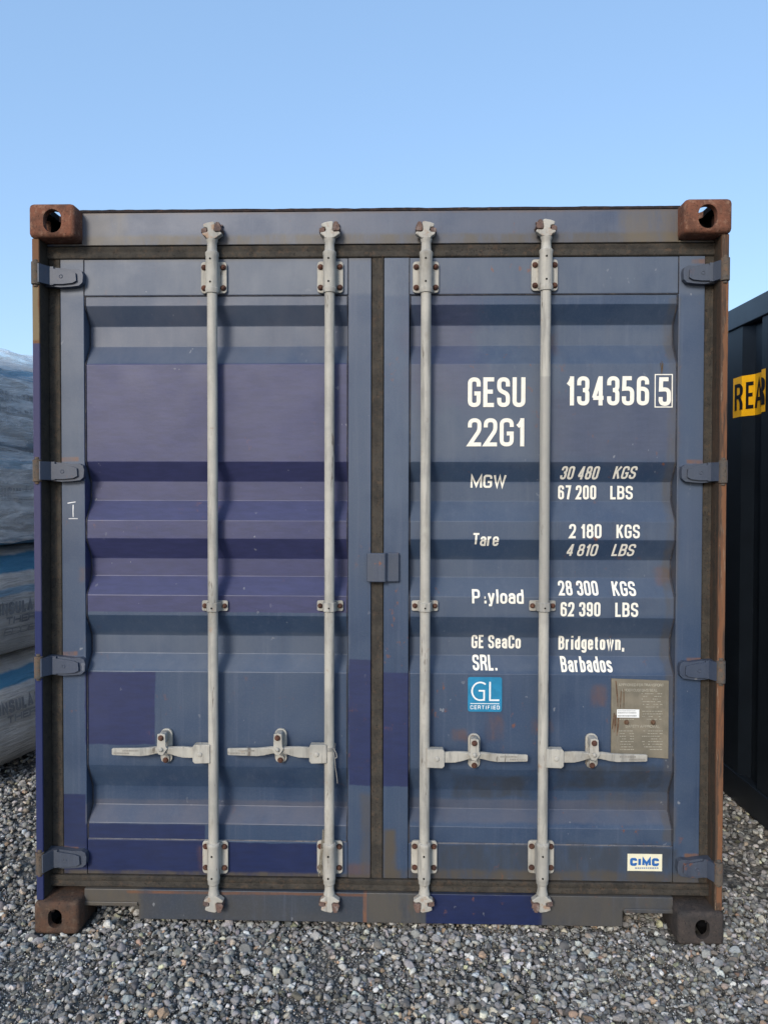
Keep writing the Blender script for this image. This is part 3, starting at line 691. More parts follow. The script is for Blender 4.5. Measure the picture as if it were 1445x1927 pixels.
    m.prism_y(rrect(cxx-9*K, cxx+7*K, zh-24*K, zh-11*K, 4*K, 3), Y_DOOR-.016, Y_DOOR-.0084)
    m.build('handle_catch', M_ROD, rod, bevel=.002)
    m = MB()
    m.prism_y([(cxx-9*K, zh+37*K), (cxx-10*K, zh+12*K), (cxx-13*K, zh+8*K), (cxx-7*K, zh-2*K), (cxx+1*K, zh-4*K), (cxx+10*K, zh+9*K), (cxx+7*K, zh+14*K), (cxx+6*K, zh+36*K), (cxx-1*K, zh+38.5*K)], Y_ROD-.024, Y_ROD-.018)
    m.prism_y(rrect(cxx-8.5*K, cxx+6*K, zh+17*K, zh+37*K, 4*K, 3), Y_ROD-.0184, Y_DOOR-.0084)
    m.lathe_y(cxx-2*K, zh+8*K, [(Y_ROD-.024, .0085), (Y_ROD-.031, .0075), (Y_ROD-.034, .004)], 10)
    m.build('catch_flap', M_ROD, rod, bevel=.0018)
    bolt_mesh(cxx-2*K, zh+30*K, Y_ROD-.0242, .0088, parent=rod); bolt_mesh(cxx, zh-20*K, Y_DOOR-.0162, .0088, parent=rod)
    return rod, xr
rod1, xr1 = lock_rod(399, 403, -1, 2)
rod2, xr2 = lock_rod(620, 620, -1, 1)
rod3, xr3 = lock_rod(801, 799, 1, 1)
rod4, xr4 = lock_rod(1026, 1021, 1, -3)

# ---- writing on the right door
def T(txt, x0, x1, ytop, ybot, slant=0.0, **kw):
    z0, z1 = PZ(ybot, OUT, (x0+x1)/2), PZ(ytop, OUT, (x0+x1)/2)
    a, b = PX(x0, OUT, ybot), PX(x1, OUT, ybot); h = z1-z0
    return (text_quads(txt, h, width=b-a-max(0, slant)*h, slant=slant, **kw), a, z0)
rows = [
 T('GESU', 880, 988, 710, 766), T('134356', 1065, 1220, 708, 763), T('5', 1238, 1261, 710, 764), T('22G1', 880, 987, 787, 840),
 T('MGW', 887, 955, 893, 918, th=.165), T('30 480', 1056, 1131, 877, 902, .12, th=.158), T('KGS', 1157, 1202, 877, 901, .12, th=.158),
 T('67 200', 1054, 1127, 913, 940, th=.158), T('LBS', 1154, 1197, 914, 940, th=.158),
 T(['t2', 'a', 'r', 'e'], 889, 939, 1003, 1028, .05, th=.15), T('2 180', 1070, 1131, 986, 1013, th=.158), T('KGS', 1159, 1203, 987, 1013, th=.158),
 T('4 810', 1067, 1128, 1024, 1048, .12, th=.158), T('LBS', 1154, 1199, 1024, 1048, .14, th=.158),
 T(['P', ' ', 'q', 'y', 'l', 'o', 'a', 'd'], 888, 985, 1110, 1136, th=.16, bw=-.12), T('28 300', 1052, 1127, 1095, 1121, th=.158), T('KGS', 1154, 1198, 1096, 1122, th=.158),
 T('62 390', 1054, 1129, 1133, 1160, th=.158), T('LBS', 1157, 1200, 1134, 1161, th=.158),
 T('GE SeaCo', 889, 983, 1199, 1225, th=.155, gw=.46), T('Bridgetown,', 1055, 1181, 1201, 1228, th=.158), T('SRL.', 890, 937, 1237, 1263, th=.158), T('Barbados', 1057, 1154, 1240, 1266, th=.158)]
def lay_off(x, z): return panel_off(x, z, XR0)
lay_text('lettering', rows, prof, FOLDS, M_LETTER, door_r, lift=.0014, off=lay_off)
def frame_quads(x0, x1, y0, y1, t):
    a, b, c, d = PX(x0, OUT, y0), PX(x1, OUT, y0), PZ(y1, OUT, x0), PZ(y0, OUT, x0)
    return [(0, [(a, c), (b, c), (b, c+t), (a, c+t)]), (1, [(a, d-t), (b, d-t), (b, d), (a, d)]), (2, [(a, c), (a+t, c), (a+t, d), (a, d)]), (3, [(b-t, c), (b, c), (b, d), (b-t, d)])]
lay_text('check_digit_frame', [(frame_quads(1231, 1265, 704, 767, .0037), 0, 0)], prof, FOLDS, M_LETTER, door_r, lift=.0014, off=lay_off)
# chalk mark on the left stile
def stroke(pts, w): 
    L, Q = ribbon([Vector(p) for p in pts], w)
    return [(0, [tuple(p) for p in (L[i], L[i+1], Q[i+1], Q[i])]) for i in range(len(L)-1)]
cm = []
for k, pts in enumerate(([(128, 947), (136, 945.5), (143, 944.5)], [(138.5, 950), (138.2, 962), (138.6, 973)], [(130, 976), (140, 975.8), (147, 976)])):
    cm += [(k, q) for _, q in stroke([(PX(x, Y_DOOR, y), PZ(y, Y_DOOR, x)) for x, y in pts], .0032)]
M_CHALK = simple('chalk', (0.7, 0.7, 0.7, 1), 0.9, 0.1)
lay_text('chalk_mark', [(cm, 0, 0)], lambda z: Y_DOOR, [], M_CHALK, door_l)

# ---- stickers and plate
M_TEAL = simple('teal sticker', (0.018, 0.20, 0.36, 1), 0.4, 0.4, 0.12, 30, bump=0.02)
M_WHITE = simple('white print', (0.75, 0.76, 0.74, 1), 0.5, 0.3, 0.05, 40, bump=0.02)
M_CREAM = simple('cream sticker', (0.72, 0.68, 0.50, 1), 0.5, 0.3, 0.05, 30, bump=0.02)
M_BLUEINK = simple('blue print', (0.025, 0.12, 0.36, 1), 0.5, 0.3, 0.05, 40, bump=0.02)
x0, x1, z0, z1 = rc(880, 944, 1274, 1339, OUT)
m = MB(); m.prism_y(rrect(x0, x1, z0, z1, .008), OUT-.0022, OUT-.0006); st = m.build('round_cornered_sticker', M_TEAL, door_r)
yst = lambda z: OUT-.0022
def TS(txt, a, b, t, bt, y, **kw):
    q0, q1 = PX(a, y, bt), PX(b, y, bt); zb, ztp = PZ(bt, y, a), PZ(t, y, a)
    return (text_quads(txt, ztp-zb, width=q1-q0, **kw), q0, zb)
big = []
Gz0, Gz1 = PZ(1317, OUT), PZ(1281, OUT); gh = Gz1-Gz0
import_arc = []
cxg, czg, rg = PX(903.5, OUT, 1300), (Gz0+Gz1)/2, gh*.5-.0052*.5
arc = [Vector((cxg+rg*.93*math.cos(R(a)), czg+rg*math.sin(R(a)))) for a in range(52, 291, 9)]
gx = PX(910.5, OUT, 1300)
arc += [Vector((gx, Gz0+.0035)), Vector((gx, czg+.002)), Vector((PX(900, OUT, 1300), czg+.002))]
L_, Q_ = ribbon(arc, .0058)
big += [(0, [tuple(p) for p in (L_[i], L_[i+1], Q_[i+1], Q_[i])]) for i in range(len(L_)-1)]
lx = PX(921.5, OUT, 1300)
L_, Q_ = ribbon([Vector((lx, Gz1)), Vector((lx, Gz0+.003)), Vector((PX(939, OUT, 1300), Gz0+.003))], .0058)
big += [(1, [tuple(p) for p in (L_[i], L_[i+1], Q_[i+1], Q_[i])]) for i in range(len(L_)-1)]
L_, Q_ = ribbon([Vector((PX(884.5, OUT, 1322), PZ(1322, OUT))), Vector((PX(939, OUT, 1322), PZ(1322, OUT)))], .0026)
big += [(2, [tuple(p) for p in (L_[0], L_[1], Q_[1], Q_[0])])]
lay_text('lettering', [(big, 0, 0), TS('CERTIFIED', 884.5, 939.5, 1327, 1334, OUT, gw=.62, th=.17, gap=.3)], yst, [], M_WHITE, door_r, lift=.0005)
x0, x1, z0, z1 = rc(1180, 1245, 1607, 1639, Y_DOOR)
m = MB(); m.box(x0, x1, Y_DOOR-.0006, Y_DOOR+.0006, z0, z1); m.build('maker_sticker', M_CREAM, door_r)
dash = []
x = 1194.0
while x < 1238: 
    w = random.uniform(2.0, 4.0); a, b, c, d = rc(x, min(x+w, 1239), 1632.3, 1634.3, Y_DOOR); dash.append((0, [(a, c), (b, c), (b, d), (a, d)])); x += w+1.1
lay_text('lettering', [TS('CIMC', 1184.5, 1239, 1614, 1629, Y_DOOR, gw=.9, th=.33, gap=.10), (dash, 0, 0)], lambda z: Y_DOOR-.0006, [], M_BLUEINK, door_r, lift=.0005)
# approval plate
t = NT('weathered plate')
c_ = t.mix(t.rng(t.noise(14, 5, 0.65), .35, .65), (0.20, 0.175, 0.13, 1), (0.145, 0.13, 0.098, 1))
c_ = t.mix(t.rng(t.noise(30, 4, .7, stretch=(1, 1, .12)), .55, .72, 0, .6), c_, (0.21, 0.19, 0.15, 1))
t.bump(t.noise(60, 4), .3, .003); M_PLATE = t.fin(c_, .6, .3)
M_PRINT = simple('pale print', (0.33, 0.31, 0.25, 1), .7, .2, .2, 60)
M_TORN = rust('torn print', a=(0.15, 0.085, 0.05, 1), b=(0.075, 0.05, 0.035, 1), c=(0.24, 0.17, 0.12, 1), bump=.2)
yp = OUT-.006
m = MB(); pz = lambda px, py: (PX(px, yp, py), PZ(py, yp, px))
m.prism_y([pz(1150, 1277), pz(1258, 1281), pz(1257, 1428), pz(1149, 1421)], yp, OUT-.0005)
m.build('approval_plate', M_PLATE, door_r, bevel=.0012)
items = []
def TP(txt, a, b, tp, bt, **kw): return TS(txt, a, b, tp, bt, yp, **kw)
items += [TP('APPROVED FOR TRANSPORT', 1163, 1248, 1286, 1291, gw=.55, th=.16), TP('UNDER CUSTOMS SEAL', 1170, 1236, 1296, 1301, gw=.55, th=.16), TP('SAFETY APPROVAL', 1176, 1240, 1364, 1369, gw=.55, th=.16)]
dash = []
for py in list(range(1306, 1335, 5))+list(range(1339, 1358, 5))+list(range(1376, 1416, 5)):
    for xa_, xb_ in ((1164, 1192), (1206, 1246)):
        if py < 1345 and xa_ < 1200: continue
        x = xa_+random.uniform(0, 4)
        while x < xb_-2:
            w = random.uniform(1.6, 6)
            if random.random() < .8:
                a, b = PX(x, yp, py), PX(min(x+w, xb_), yp, py); c = PZ(py, yp, x); dash.append((0, [(a, c), (b, c), (b, c+.0024), (a, c+.0024)]))
            x += w+1.0
items.append((dash, 0, 0))
lay_text('lettering', items, lambda z: yp, [], M_PRINT, door_r, lift=.0005)
m = MB()
for (xa_, ya, xb_, yb, w) in ((1158, 1281, 1162, 1330, .004), (1168, 1300, 1166, 1333, .0025), (1173, 1296, 1173, 1333, .002), (1155, 1342, 1151, 1372, .005), (1158, 1345, 1155, 1378, .006), (1163, 1350, 1160, 1384, .005)):
    x0, z0 = pz(xa_, ya); x1, z1 = pz(xb_, yb)
    m.prism_y([(x0-w*.3, z0), (x0+w*.4, z0), ((x0+x1)/2+w*.7, (z0+z1)/2), (x1+w*.2, z1), (x1-w*.2, z1), ((x0+x1)/2-w*.4, (z0+z1)/2)], yp-.0022, yp-.0001)
m.build('torn_strip', M_TORN, door_r)
for px_, py_ in ((1178, 1359), (1228, 1359)): bolt_mesh(*pz(px_, py_), yp-.0002, .0075, parent=door_r, name='rivet', mat=M_TORN)
m = MB(); a, b = pz(1160, 1350), pz(1202, 1335); m.box(a[0], b[0], yp-.0014, yp-.0004, a[1], b[1]); m.build('serial_tag', M_WHITE, door_r)
dash = []
for py_, hgt in ((1338, .0022), (1342, .0030), (1348, .0040)):
    x = 1162
    while x < 1195: w = random.uniform(.8, 1.8); a, c = pz(x, py_); dash.append((0, [(a, c), (a+w*K, c), (a+w*K, c+hgt), (a, c+hgt)])); x += w+.8
lay_text('lettering', [(dash, 0, 0)], lambda z: yp-.0014, [], simple('grey ink', (.1, .1, .1, 1)), door_r, lift=.0004)

# ---- rest of the container body: corrugated sides, roof, rails, back
L = 6.058
def side_sheet(mb, x_out, x_in, y0, y1, z0, z1, pitch=.278, start=None):
    ys = []; ys.append((y0, x_out)); y = y0 if start is None else start
    while y < y1-pitch:
        ys += [(y+.07, x_out), (y+.138, x_in), (y+.208, x_in), (y+.278, x_out)]; y += pitch
    ys.append((y1, x_out))
    a = [mb.bm.verts.new((x, q, z0)) for q, x in ys]; b = [mb.bm.verts.new((x, q, z1)) for q, x in ys]
    for i in range(len(ys)-1): mb.face((a[i], a[i+1], b[i+1], b[i]))
for s in (-1, 1):
    m = MB(); side_sheet(m, s*(HW-.012), s*(HW-.048), .19, L-.16, .14, H-.06); m.build('side_wall', M_WALL, box_root, smooth=False)
    m = MB(); m.box(min(s*(HW-.07), s*(HW-.008)), max(s*(HW-.07), s*(HW-.008)), .178, L-.178, H-.066, H-.006); m.build('top_rail', M_WALL, box_root, bevel=.003)
    m = MB(); m.box(min(s*(HW-.06), s*(HW-.008)), max(s*(HW-.06), s*(HW-.008)), .178, L-.178, .03, .145); m.build('bottom_rail', M_WALL, box_root, bevel=.003)
m = MB(); m.box(-HW+.05, HW-.05, .19, L-.05, H-.04, H-.012); m.build('roof', M_WALL, box_root)
m = MB(); m.box(-HW+.03, HW-.03, L-.06, L-.02, .03, H-.012); m.build('end_wall', M_WALL, box_root)
m = MB(); m.box(-HW+.06, HW-.06, .18, L-.07, .10, .16); m.build('underframe', M_SEAM, box_root)

# ------------------------------------------------------------------ small loose things tied to the rods
t = NT('dull wire'); M_WIRE = t.fin((0.26, 0.25, 0.23, 1), .5, .4)
zt_ = lambda py: PZ(py, Y_ROD, 620)
m = MB()
pts = []
for k in range(64):
    a = k/64*2*math.pi*3.2; pts.append((xr2+.0215*math.cos(a), Y_ROD+.0215*math.sin(a)*.98-.0005, zt_(1402+k*.13)+.004*math.sin(a*1.0+1)))
m.tube(pts, .0013, 6)
m.tube([(xr2+.018, Y_ROD-.022, zt_(1411)), (xr2+.022, Y_ROD-.024, zt_(1425)), (xr2+.024, Y_ROD-.023, zt_(1440)), (xr2+.028, Y_ROD-.021, zt_(1455)), (xr2+.031, Y_ROD-.02, zt_(1470))], .0014, 6)
m.tube([(xr2+.018, Y_ROD-.023, zt_(1404)), (xr2+.027, Y_ROD-.022, zt_(1414)), (xr2+.029, Y_ROD-.02, zt_(1421)), (xr2+.024, Y_ROD-.02, zt_(1423))], .0020, 6)
tag(m.build('wire_tie', M_WIRE), 'thin twisted wire wound round a lock rod at handle height, loose end hanging', 'wire')
m = MB()
cord = [(xr2-.0215, Y_ROD-.006, zt_(1560)), (xr2-.023, Y_ROD-.004, zt_(1578)), (xr2-.029, Y_ROD-.003, zt_(1600)), (xr2-.033, Y_ROD+.003, zt_(1615)), (xr2-.034, Y_ROD+.006, zt_(1630)), (xr2-.029, Y_ROD+.004, zt_(1648))]
m.tube(cord, .0022, 7); m.tube([(a+.0052, b-.001, c) for a, b, c in cord], .0018, 7); m.tube([(a-.004+.006*math.sin(i), b-.002, c-.004) for i, (a, b, c) in enumerate(cord[1:])], .0016, 7)
tag(m.build('frayed_cord', simple('cord', (.20, .18, .14, 1), .9, .1, .3, 300)), 'frayed grey cord stuck behind the foot of a lock rod on the left door', 'cord')
M_TWIG = simple('dry stalk', (.13, .09, .05, 1), .9, .1)
m = MB()
for k, (dx, dz) in enumerate(((-3, 20), (2, 19), (0, 23))):
    b0 = P(1244, 703, OUT); m.tube([(b0.x, OUT-.003, b0.z), (b0.x+dx*.4*K, OUT-.006, b0.z+dz*.5*K), (b0.x+dx*K, OUT-.004, b0.z+dz*K)], .0011, 5)
tag(m.build('dry_stalk', M_TWIG), 'tiny tuft of dry stalk caught above the boxed check digit', 'stalk')

# ------------------------------------------------------------------ dark container on the other side
M_ANT = simple('anthracite paint', (0.009, 0.013, 0.019, 1), .45, .4, .15, 6, bump=.05)
M_ANT_SKY = simple('anthracite rail sky sheen', (0.035, 0.05, 0.068, 1), .45, .45, .12, 6, bump=.05)  # top rail: sky reflection put into a lighter, bluer copy of the paint
M_YEL = simple('yellow sign', (0.90, 0.46, 0.010, 1), .5, .3, .06, 20, bump=.02)
M_BLK = simple('black print', (0.008, 0.008, 0.009, 1), .6, .25)
RZ2 = 0.0255
base = CAM + rgt*1.83; base.z = -.035
y_local0 = 2.62
org = base + Vector((fwd.x, fwd.y, 0)).normalized()*y_local0
c2 = thing('shipping_container', 'near black smooth painted shipping container with a yellow sign on its long side', 'container', (org.x, org.y, -.035), RZ2)
W2, H2 = 2.438, 2.591
Minv = Matrix.Translation(c2.location) @ Matrix.Rotation(RZ2, 4, 'Z'); Minv.invert()
def on_side(px, py, xl=.012):
    o = Minv @ CAM; d = (Minv.to_3x3() @ ray(px, py)); q = (xl-o.x)/d.x
    return o+d*q
PH = (on_side(1432, 750).y-.07) % .40
if PH < .12: PH += .40
m = MB(); side_sheet(m, .012, .048, .10, L-.10, .15, H2-.105, .40, PH)
wall2 = m.build('side_wall', M_ANT, c2, smooth=False)
m = MB(); side_sheet(m, W2-.012, W2-.048, .10, L-.10, .15, H2-.105, .40, PH); m.build('side_wall', M_ANT, c2, smooth=False)
for x in (.001, W2-.071):
    m = MB(); m.box(x, x+.07, .16, L-.16, H2-.115, H2-.004); m.build('top_rail', M_ANT_SKY, c2, bevel=.006)
    m = MB(); m.box(x, x+.07, .16, L-.16, .005, .155); m.build('bottom_rail', M_ANT, c2, bevel=.004)
    for y in (.002, L-.162):
        m = MB(); m.box(x, x+.07, y, y+.16, .115, H2-.115); m.build('corner_post', M_ANT, c2, bevel=.004)
for sx in (0, 1):
    for back in (0, 1):
        for top in (0, 1):
            me = (cast_top if top else cast_bot).copy(); bm = bmesh.new(); bm.from_mesh(me)
            for v in bm.verts:
                x, y, z = v.co; v.co = (W2-x if sx else x, L-y if back else y, H2+z if top else -z)
            if (sx == 1) ^ (top == 0) ^ (back == 1): bmesh.ops.reverse_faces(bm, faces=bm.faces)
            bm.to_mesh(me); bm.free(); me.materials.clear(); me.materials.append(M_ANT)
            for p in me.polygons: p.material_index = 0
            link('corner_casting', me, c2, angle=50)
m = MB(); m.box(.075, W2-.075, .03, L-.03, H2-.05, H2-.02); m.build('roof', M_ANT, c2)
m = MB()
for y0, y1 in ((.03, .07), (L-.07, L-.03)): m.box(.072, W2-.072, y0, y1, .03, H2-.06)
m.build('end_wall', M_ANT, c2)
m = MB(); m.box(.075, W2-.075, .1, L-.1, .08, .15); m.build('floor_frame', M_BLK, c2)
# yellow REAR sign following the folds of the side
pa, pb = on_side(1379, 750), on_side(1440, 742)
ya, yb = pa.y, pb.y
zt2, zb2 = on_side(1379, 713).z, on_side(1379, 787).z
def side_x2(y):
    u = (y-PH) % .40
    if u < .07: return .012
    if u < .138: return .012+(u-.07)/.068*.036
    if u < .208: return .048
    if u < .278: return .048-(u-.208)/.07*.036
    return .012
def strip_on_side(name, quads, mat, lift, step=.00003):
    bm = bmesh.new(); lay = bm.faces.layers.int.new('k')
    for k, q in quads:
        f = bm.faces.new([bm.verts.new((0, y, z)) for y, z in q]); f[lay] = k
    y = PH
    while y < L:
        for u in (0, .07, .138, .208, .278):
            bmesh.ops.bisect_plane(bm, geom=bm.verts[:]+bm.edges[:]+bm.faces[:], dist=1e-6, plane_co=(0, y+u, 0), plane_no=(0, 1, 0))
        y += .40
    for v in bm.verts: v.co.x = side_x2(v.co.y)-lift-step*((v.link_faces[0][lay] if v.link_faces else 0) % 64)
    me = bpy.data.meshes.new(name); bm.to_mesh(me); bm.free(); me.materials.append(mat)
    return link(name, me, wall2, smooth=False)
c2_front = c2
strip_on_side('sign_panel', [(0, [(ya, zb2), (yb, zb2), (yb, zt2), (ya, zt2)])], M_YEL, .0015).name
hh = zt2-zb2
def px_of(y):
    p = c2.matrix_basis @ Vector((side_x2(y), y, 1.75)) - CAM
    return IMW/2+F_PX*p.dot(rgt2)/p.dot(fwd)
scan = [(ya+.06-(ya-yb+.12)*k/3000) for k in range(3001)]; spx = [px_of(y) for y in scan]
def y_at(px): return next(y for y, q in zip(scan, spx) if q >= px)
tq = []
for ch, p0, p1 in (('R', 1381, 1396.5), ('E', 1402, 1417), ('A', 1418.5, 1434.5), ('R', 1430.5, 1438)):
    ys_, ye_ = y_at(p0), y_at(p1)
    if ch == 'A': ye_ = ys_-(y_at(1381)-y_at(1396.5))*1.05
    tq += [(k, [(ys_-a, zb2+hh*.17+b) for a, b in q]) for k, q in text_quads(ch, hh*.66, width=ys_-ye_, fit=False, gw=.46, th=.14)]
strip_on_side('lettering', tq, M_BLK, .0030)

# ------------------------------------------------------------------ insulation rolls wrapped in printed film
def film_mat(name, bands, base=(0.86, 0.83, 0.78, 1), blue=(0.04, 0.30, 0.52, 1)):
    t = NT(name)
    col = t.mix(t.rng(t.noise(5, 5, .6), .3, .7), base, tuple(v*.72 for v in base[:3])+(1,))
    wr = t.noise(26, 6, .7, stretch=(1, .12, 1.2), dist=1.0)
    col = t.mix(t.rng(wr, .52, .68, 0, .75), col, (0.92, 0.90, 0.86, 1))
    wr2 = t.noise(30, 4, .6, stretch=(1, .12, 1), offs=(3, 8, 1), dist=.5)
    col = t.mix(t.rng(wr2, .55, .7, 0, .6), col, (0.50, 0.48, 0.46, 1))
    wz = t.math('MULTIPLY', t.math('SUBTRACT', t.noise(4, 3), .5), .05)
    z = t.math('ADD', t.sep.outputs[2], wz)
    for a, b, f in bands:
        m = t.math('MULTIPLY', t.rng(z, a-.008, a+.008), t.rng(z, b-.008, b+.008, 1, 0))
        col = t.mix(t.math('MULTIPLY', m, f), col, blue)
    t.bump(t.math('ADD', wr, wr2), .9, .02)
    return t.fin(col, .22, .9)
ROLL_X0 = (CAM + rgt*(-2.02) + Vector((fwd.x, fwd.y, 0)).normalized()*4.2).x
RW = .74
def roll_prof(zc, hz, k):
    """side bulge: x of the near face (towards the gap) at height z"""
    def fx(z):
        u = max(-1, min(1, (z-zc)/hz)); return ROLL_X0-.17*(1-max(0, 1-abs(u)**2.6)**(1/2.2))
    return fx
def insulation_roll(zb, zt, y0, y1, label, bands, k, squash=2.6):
    zc_, hz = (zb+zt)/2, (zt-zb)/2; xc = ROLL_X0-RW/2
    m = MB(); rows = []; ny = 34; na = 56
    for j in range(ny+1):
        f = j/ny; y = y0+(y1-y0)*f
        e = min(f, 1-f)*(y1-y0); cap = math.sqrt(max(0, 1-(1-min(1, e/.07))**2))*.5+.5
        if j in (0, ny): cap = .46
        row = []
        for i in range(na):
            a = 2*math.pi*i/na; c, s_ = math.cos(a), math.sin(a); p = 2/squash
            x = math.copysign(abs(c)**p, c)*RW/2; z = math.copysign(abs(s_)**p, s_)*hz
            w = 1+.018*mnoise.noise((c*2+k*5, s_*2, y*2.4))+.006*mnoise.noise((c*6+k*3, s_*6, y*14))
            row.append((xc+x*cap*w, y, zc_+z*cap*(w if s_ > 0 else 1)))
        rows.append(row)
    m.loft(rows)
    root = thing('insulation_roll', label, 'insulation roll', (xc, (y0+y1)/2, zb), 0, 'wrapped insulation rolls stacked beside the blue container')
    body = m.build('wrapped_body', film_mat('wrap film', bands), None, angle=80)
    sh = (0, 0, -.035, -.085)[k]
    body.data.transform(Matrix.Translation((sh-xc, -(y0+y1)/2, -zb))); body.parent = root
    return root, body, (xc, (y0+y1)/2, zb), (lambda z: sh+ROLL_X0-RW/2+(max(0, 1-abs((z-zc_)/hz)**squash)**(1/squash))*RW/2)
M_GREYINK = simple('grey ink on film', (.30, .305, .31, 1), .4, .4)
M_BLUETXT = simple('blue ink on film', (.02, .17, .36, 1), .4, .4)
def roll_text(body, org_, fx, items, mat, lift=.012):
    bm = bmesh.new(); lay = bm.faces.layers.int.new('k')
    for quads in items:
        for k, q in quads:
            f = bm.faces.new([bm.verts.new((0, y, z)) for y, z in q]); f[lay] = k
    zs = [v.co.z for v in bm.verts]; z = min(zs)
    while z < max(zs):
        bmesh.ops.bisect_plane(bm, geom=bm.verts[:]+bm.edges[:]+bm.faces[:], dist=1e-6, plane_co=(0, 0, z), plane_no=(0, 0, 1)); z += .02
    for v in bm.verts: v.co = (fx(v.co.z)+lift+.0002*((v.link_faces[0][lay]) % 5)-org_[0], v.co.y-org_[1], v.co.z-org_[2])
    me = bpy.data.meshes.new('lettering'); bm.to_mesh(me); bm.free(); me.materials.append(mat)
    return link('lettering', me, body, smooth=False)
def rt(txt, y_far, y_near, zb, zt, **kw):    # reads left to right seen from the gap: near to far
    q = text_quads(txt, zt-zb, width=(y_far-y_near), **kw)
    return [(k, [(y_near+a, zb+b) for a, b in qq]) for k, qq in q]
YF, YN = 2.25, .85
rolls = []
specs = [(.0, .64, 'bottom roll of the stacked insulation, grey printed film, resting on the gravel', [(.50, .575, .9)], .30, .415),
         (.63, 1.28, 'second insulation roll up, blue band above small dark writing and silvery wrap', [(.50, .60, .9), (.38, .42, .6)], .255, .37),
         (1.27, 1.82, 'third insulation roll up, hazy blue along its top edge over faint block letters', [(.43, .55, .7), (-.05, .07, .85)], .20, .31),
         (1.81, 2.34, 'topmost insulation roll with one bright blue stripe under loose clear film', [(.40, .47, .95), (.02, .06, .5)], .22, .33)]
for k, (zb, zt, lab, bands, t0, t1) in enumerate(specs):
    root, body, og, fx = insulation_roll(zb, zt, YN, YF, lab, bands, k, 2.7 if k < 2 else 5.0)
    hI = .070; tb = (.37, .28, .265, .265)[k]
    items = [rt('INSULATION', 1.80, 1.36 if k < 2 else 1.40, zb+tb, zb+tb+hI, gw=.72, th=.25), rt('THERMAL', 1.84, 1.42, zb+tb-.055, zb+tb-.012, gw=.7, th=.24)]
    items += [rt('INSULATION', 2.24, 1.83, zb+tb, zb+tb+hI, gw=.72, th=.25), rt('INSULATION', 1.33, .92, zb+tb, zb+tb+hI, gw=.72, th=.25)]
    if k in (0, 1): items.append(rt('ECOBATT', 1.86 if k == 1 else 2.12, 1.42 if k == 1 else 1.66, zb+(.165 if k == 1 else .25), zb+(.203 if k == 1 else .288), gw=.75, th=.13))
    roll_text(body, og, fx, items, M_GREYINK)
    if k in (2, 3): roll_text(body, og, fx, [rt('E' if k == 2 else 'F', 1.80 if k == 2 else 1.38, 1.74 if k == 2 else 1.31, zb+.12 if k == 2 else zb+.24, zb+.19 if k == 2 else zb+.34, gw=.6, th=.2)], M_BLUETXT, .0135)
# loose clear film over the top roll
t = NT('clear film'); t.b.inputs['Specular IOR Level'].default_value = 1.0; t.bump(t.noise(34, 5, .7, stretch=(1, .18, 1.3), dist=1.2), .8, .015); tr = t.n.new('ShaderNodeBsdfTransparent'); mx = t.n.new('ShaderNodeMixShader')
t.b.inputs['Base Color'].default_value = (.92, .91, .88, 1); t.b.inputs['Roughness'].default_value = .16
out = t.n['Material Output']; t.l.new(tr.outputs[0], mx.inputs[1]); t.l.new(t.b.outputs[0], mx.inputs[2]); t.l.new(mx.outputs[0], out.inputs[0])
t.l.new(t.rng(t.noise(11, 5, .65, stretch=(1, .16, 1.6), dist=.6), .38, .70, .10, .75), mx.inputs[0]); M_FILM = t.m
xm = ROLL_X0-RW/2; hw_ = RW/2+.022
prof_f = [(xm-hw_, 1.75)]+[(xm-hw_, 1.75+.05*k) for k in range(1, 11)]+[(xm-hw_+.03, 2.33), (xm-hw_+.09, 2.375)]
prof_f += [(xm-hw_+.09+(2*hw_-.18)*k/16, 2.385+.028*math.sin(math.pi*k/16)) for k in range(1, 16)]+[(xm+hw_-.09, 2.378), (xm+hw_-.04, 2.35), (xm+hw_-.008, 2.30)]
prof_f = [(x-.10, z) for x, z in prof_f]
prof_f += [(xm+hw_-.10+.0026*k, 2.27-.02*k) for k in range(0, 49)]
m = MB(); ny = 70; grid = []
for j in range(ny+1):
    y = YN-.01+(YF-YN+.02)*j/ny; row = []
    for i, (x, z) in enumerate(prof_f):
        side = 1 if z < 2.3 else 0
        wz_ = .045*mnoise.noise((x*4, y*3.2, 1.3))*(1-side)+.016*mnoise.noise((x*14, y*12, 5))*(1-side)
        wx_ = (.018*mnoise.noise((y*2.2, z*11+y*1.1, 2))+.020*(.5-abs(mnoise.noise((y*3, z*24+y*2.4, 6))))**2+.008*mnoise.noise((y*9, z*30-y*5, 1)))*side
        lim = .010*mnoise.noise((y*6, 3, 3)) if i == len(prof_f)-1 else 0
        row.append(m.bm.verts.new((x+(abs(wx_)+.002 if x > xm else -abs(wx_)), y, z+wz_+lim)))
    grid.append(row)
for a, b in zip(grid, grid[1:]):
    for i in range(len(prof_f)-1): m.face((a[i], a[i+1], b[i+1], b[i]))
film = m.build('plastic_film', M_FILM, None, angle=180)
sol = film.modifiers.new('thick', 'SOLIDIFY'); sol.thickness = .0015
tag(film, 'crumpled clear plastic film draped over the top two insulation rolls of the stack', 'plastic film')

# the stack stands a little askew to the container
piv = Vector((ROLL_X0, 1.55, 0)); turn = Matrix.Translation(piv) @ Matrix.Rotation(R(-14), 4, 'Z') @ Matrix.Translation(-piv)
for o in [q for q in COL.objects if q.name.startswith('insulation_roll') and q.parent is None]:
    o.location = turn @ o.location; o.rotation_euler = (0, 0, R(-14))
film.data.transform(turn)

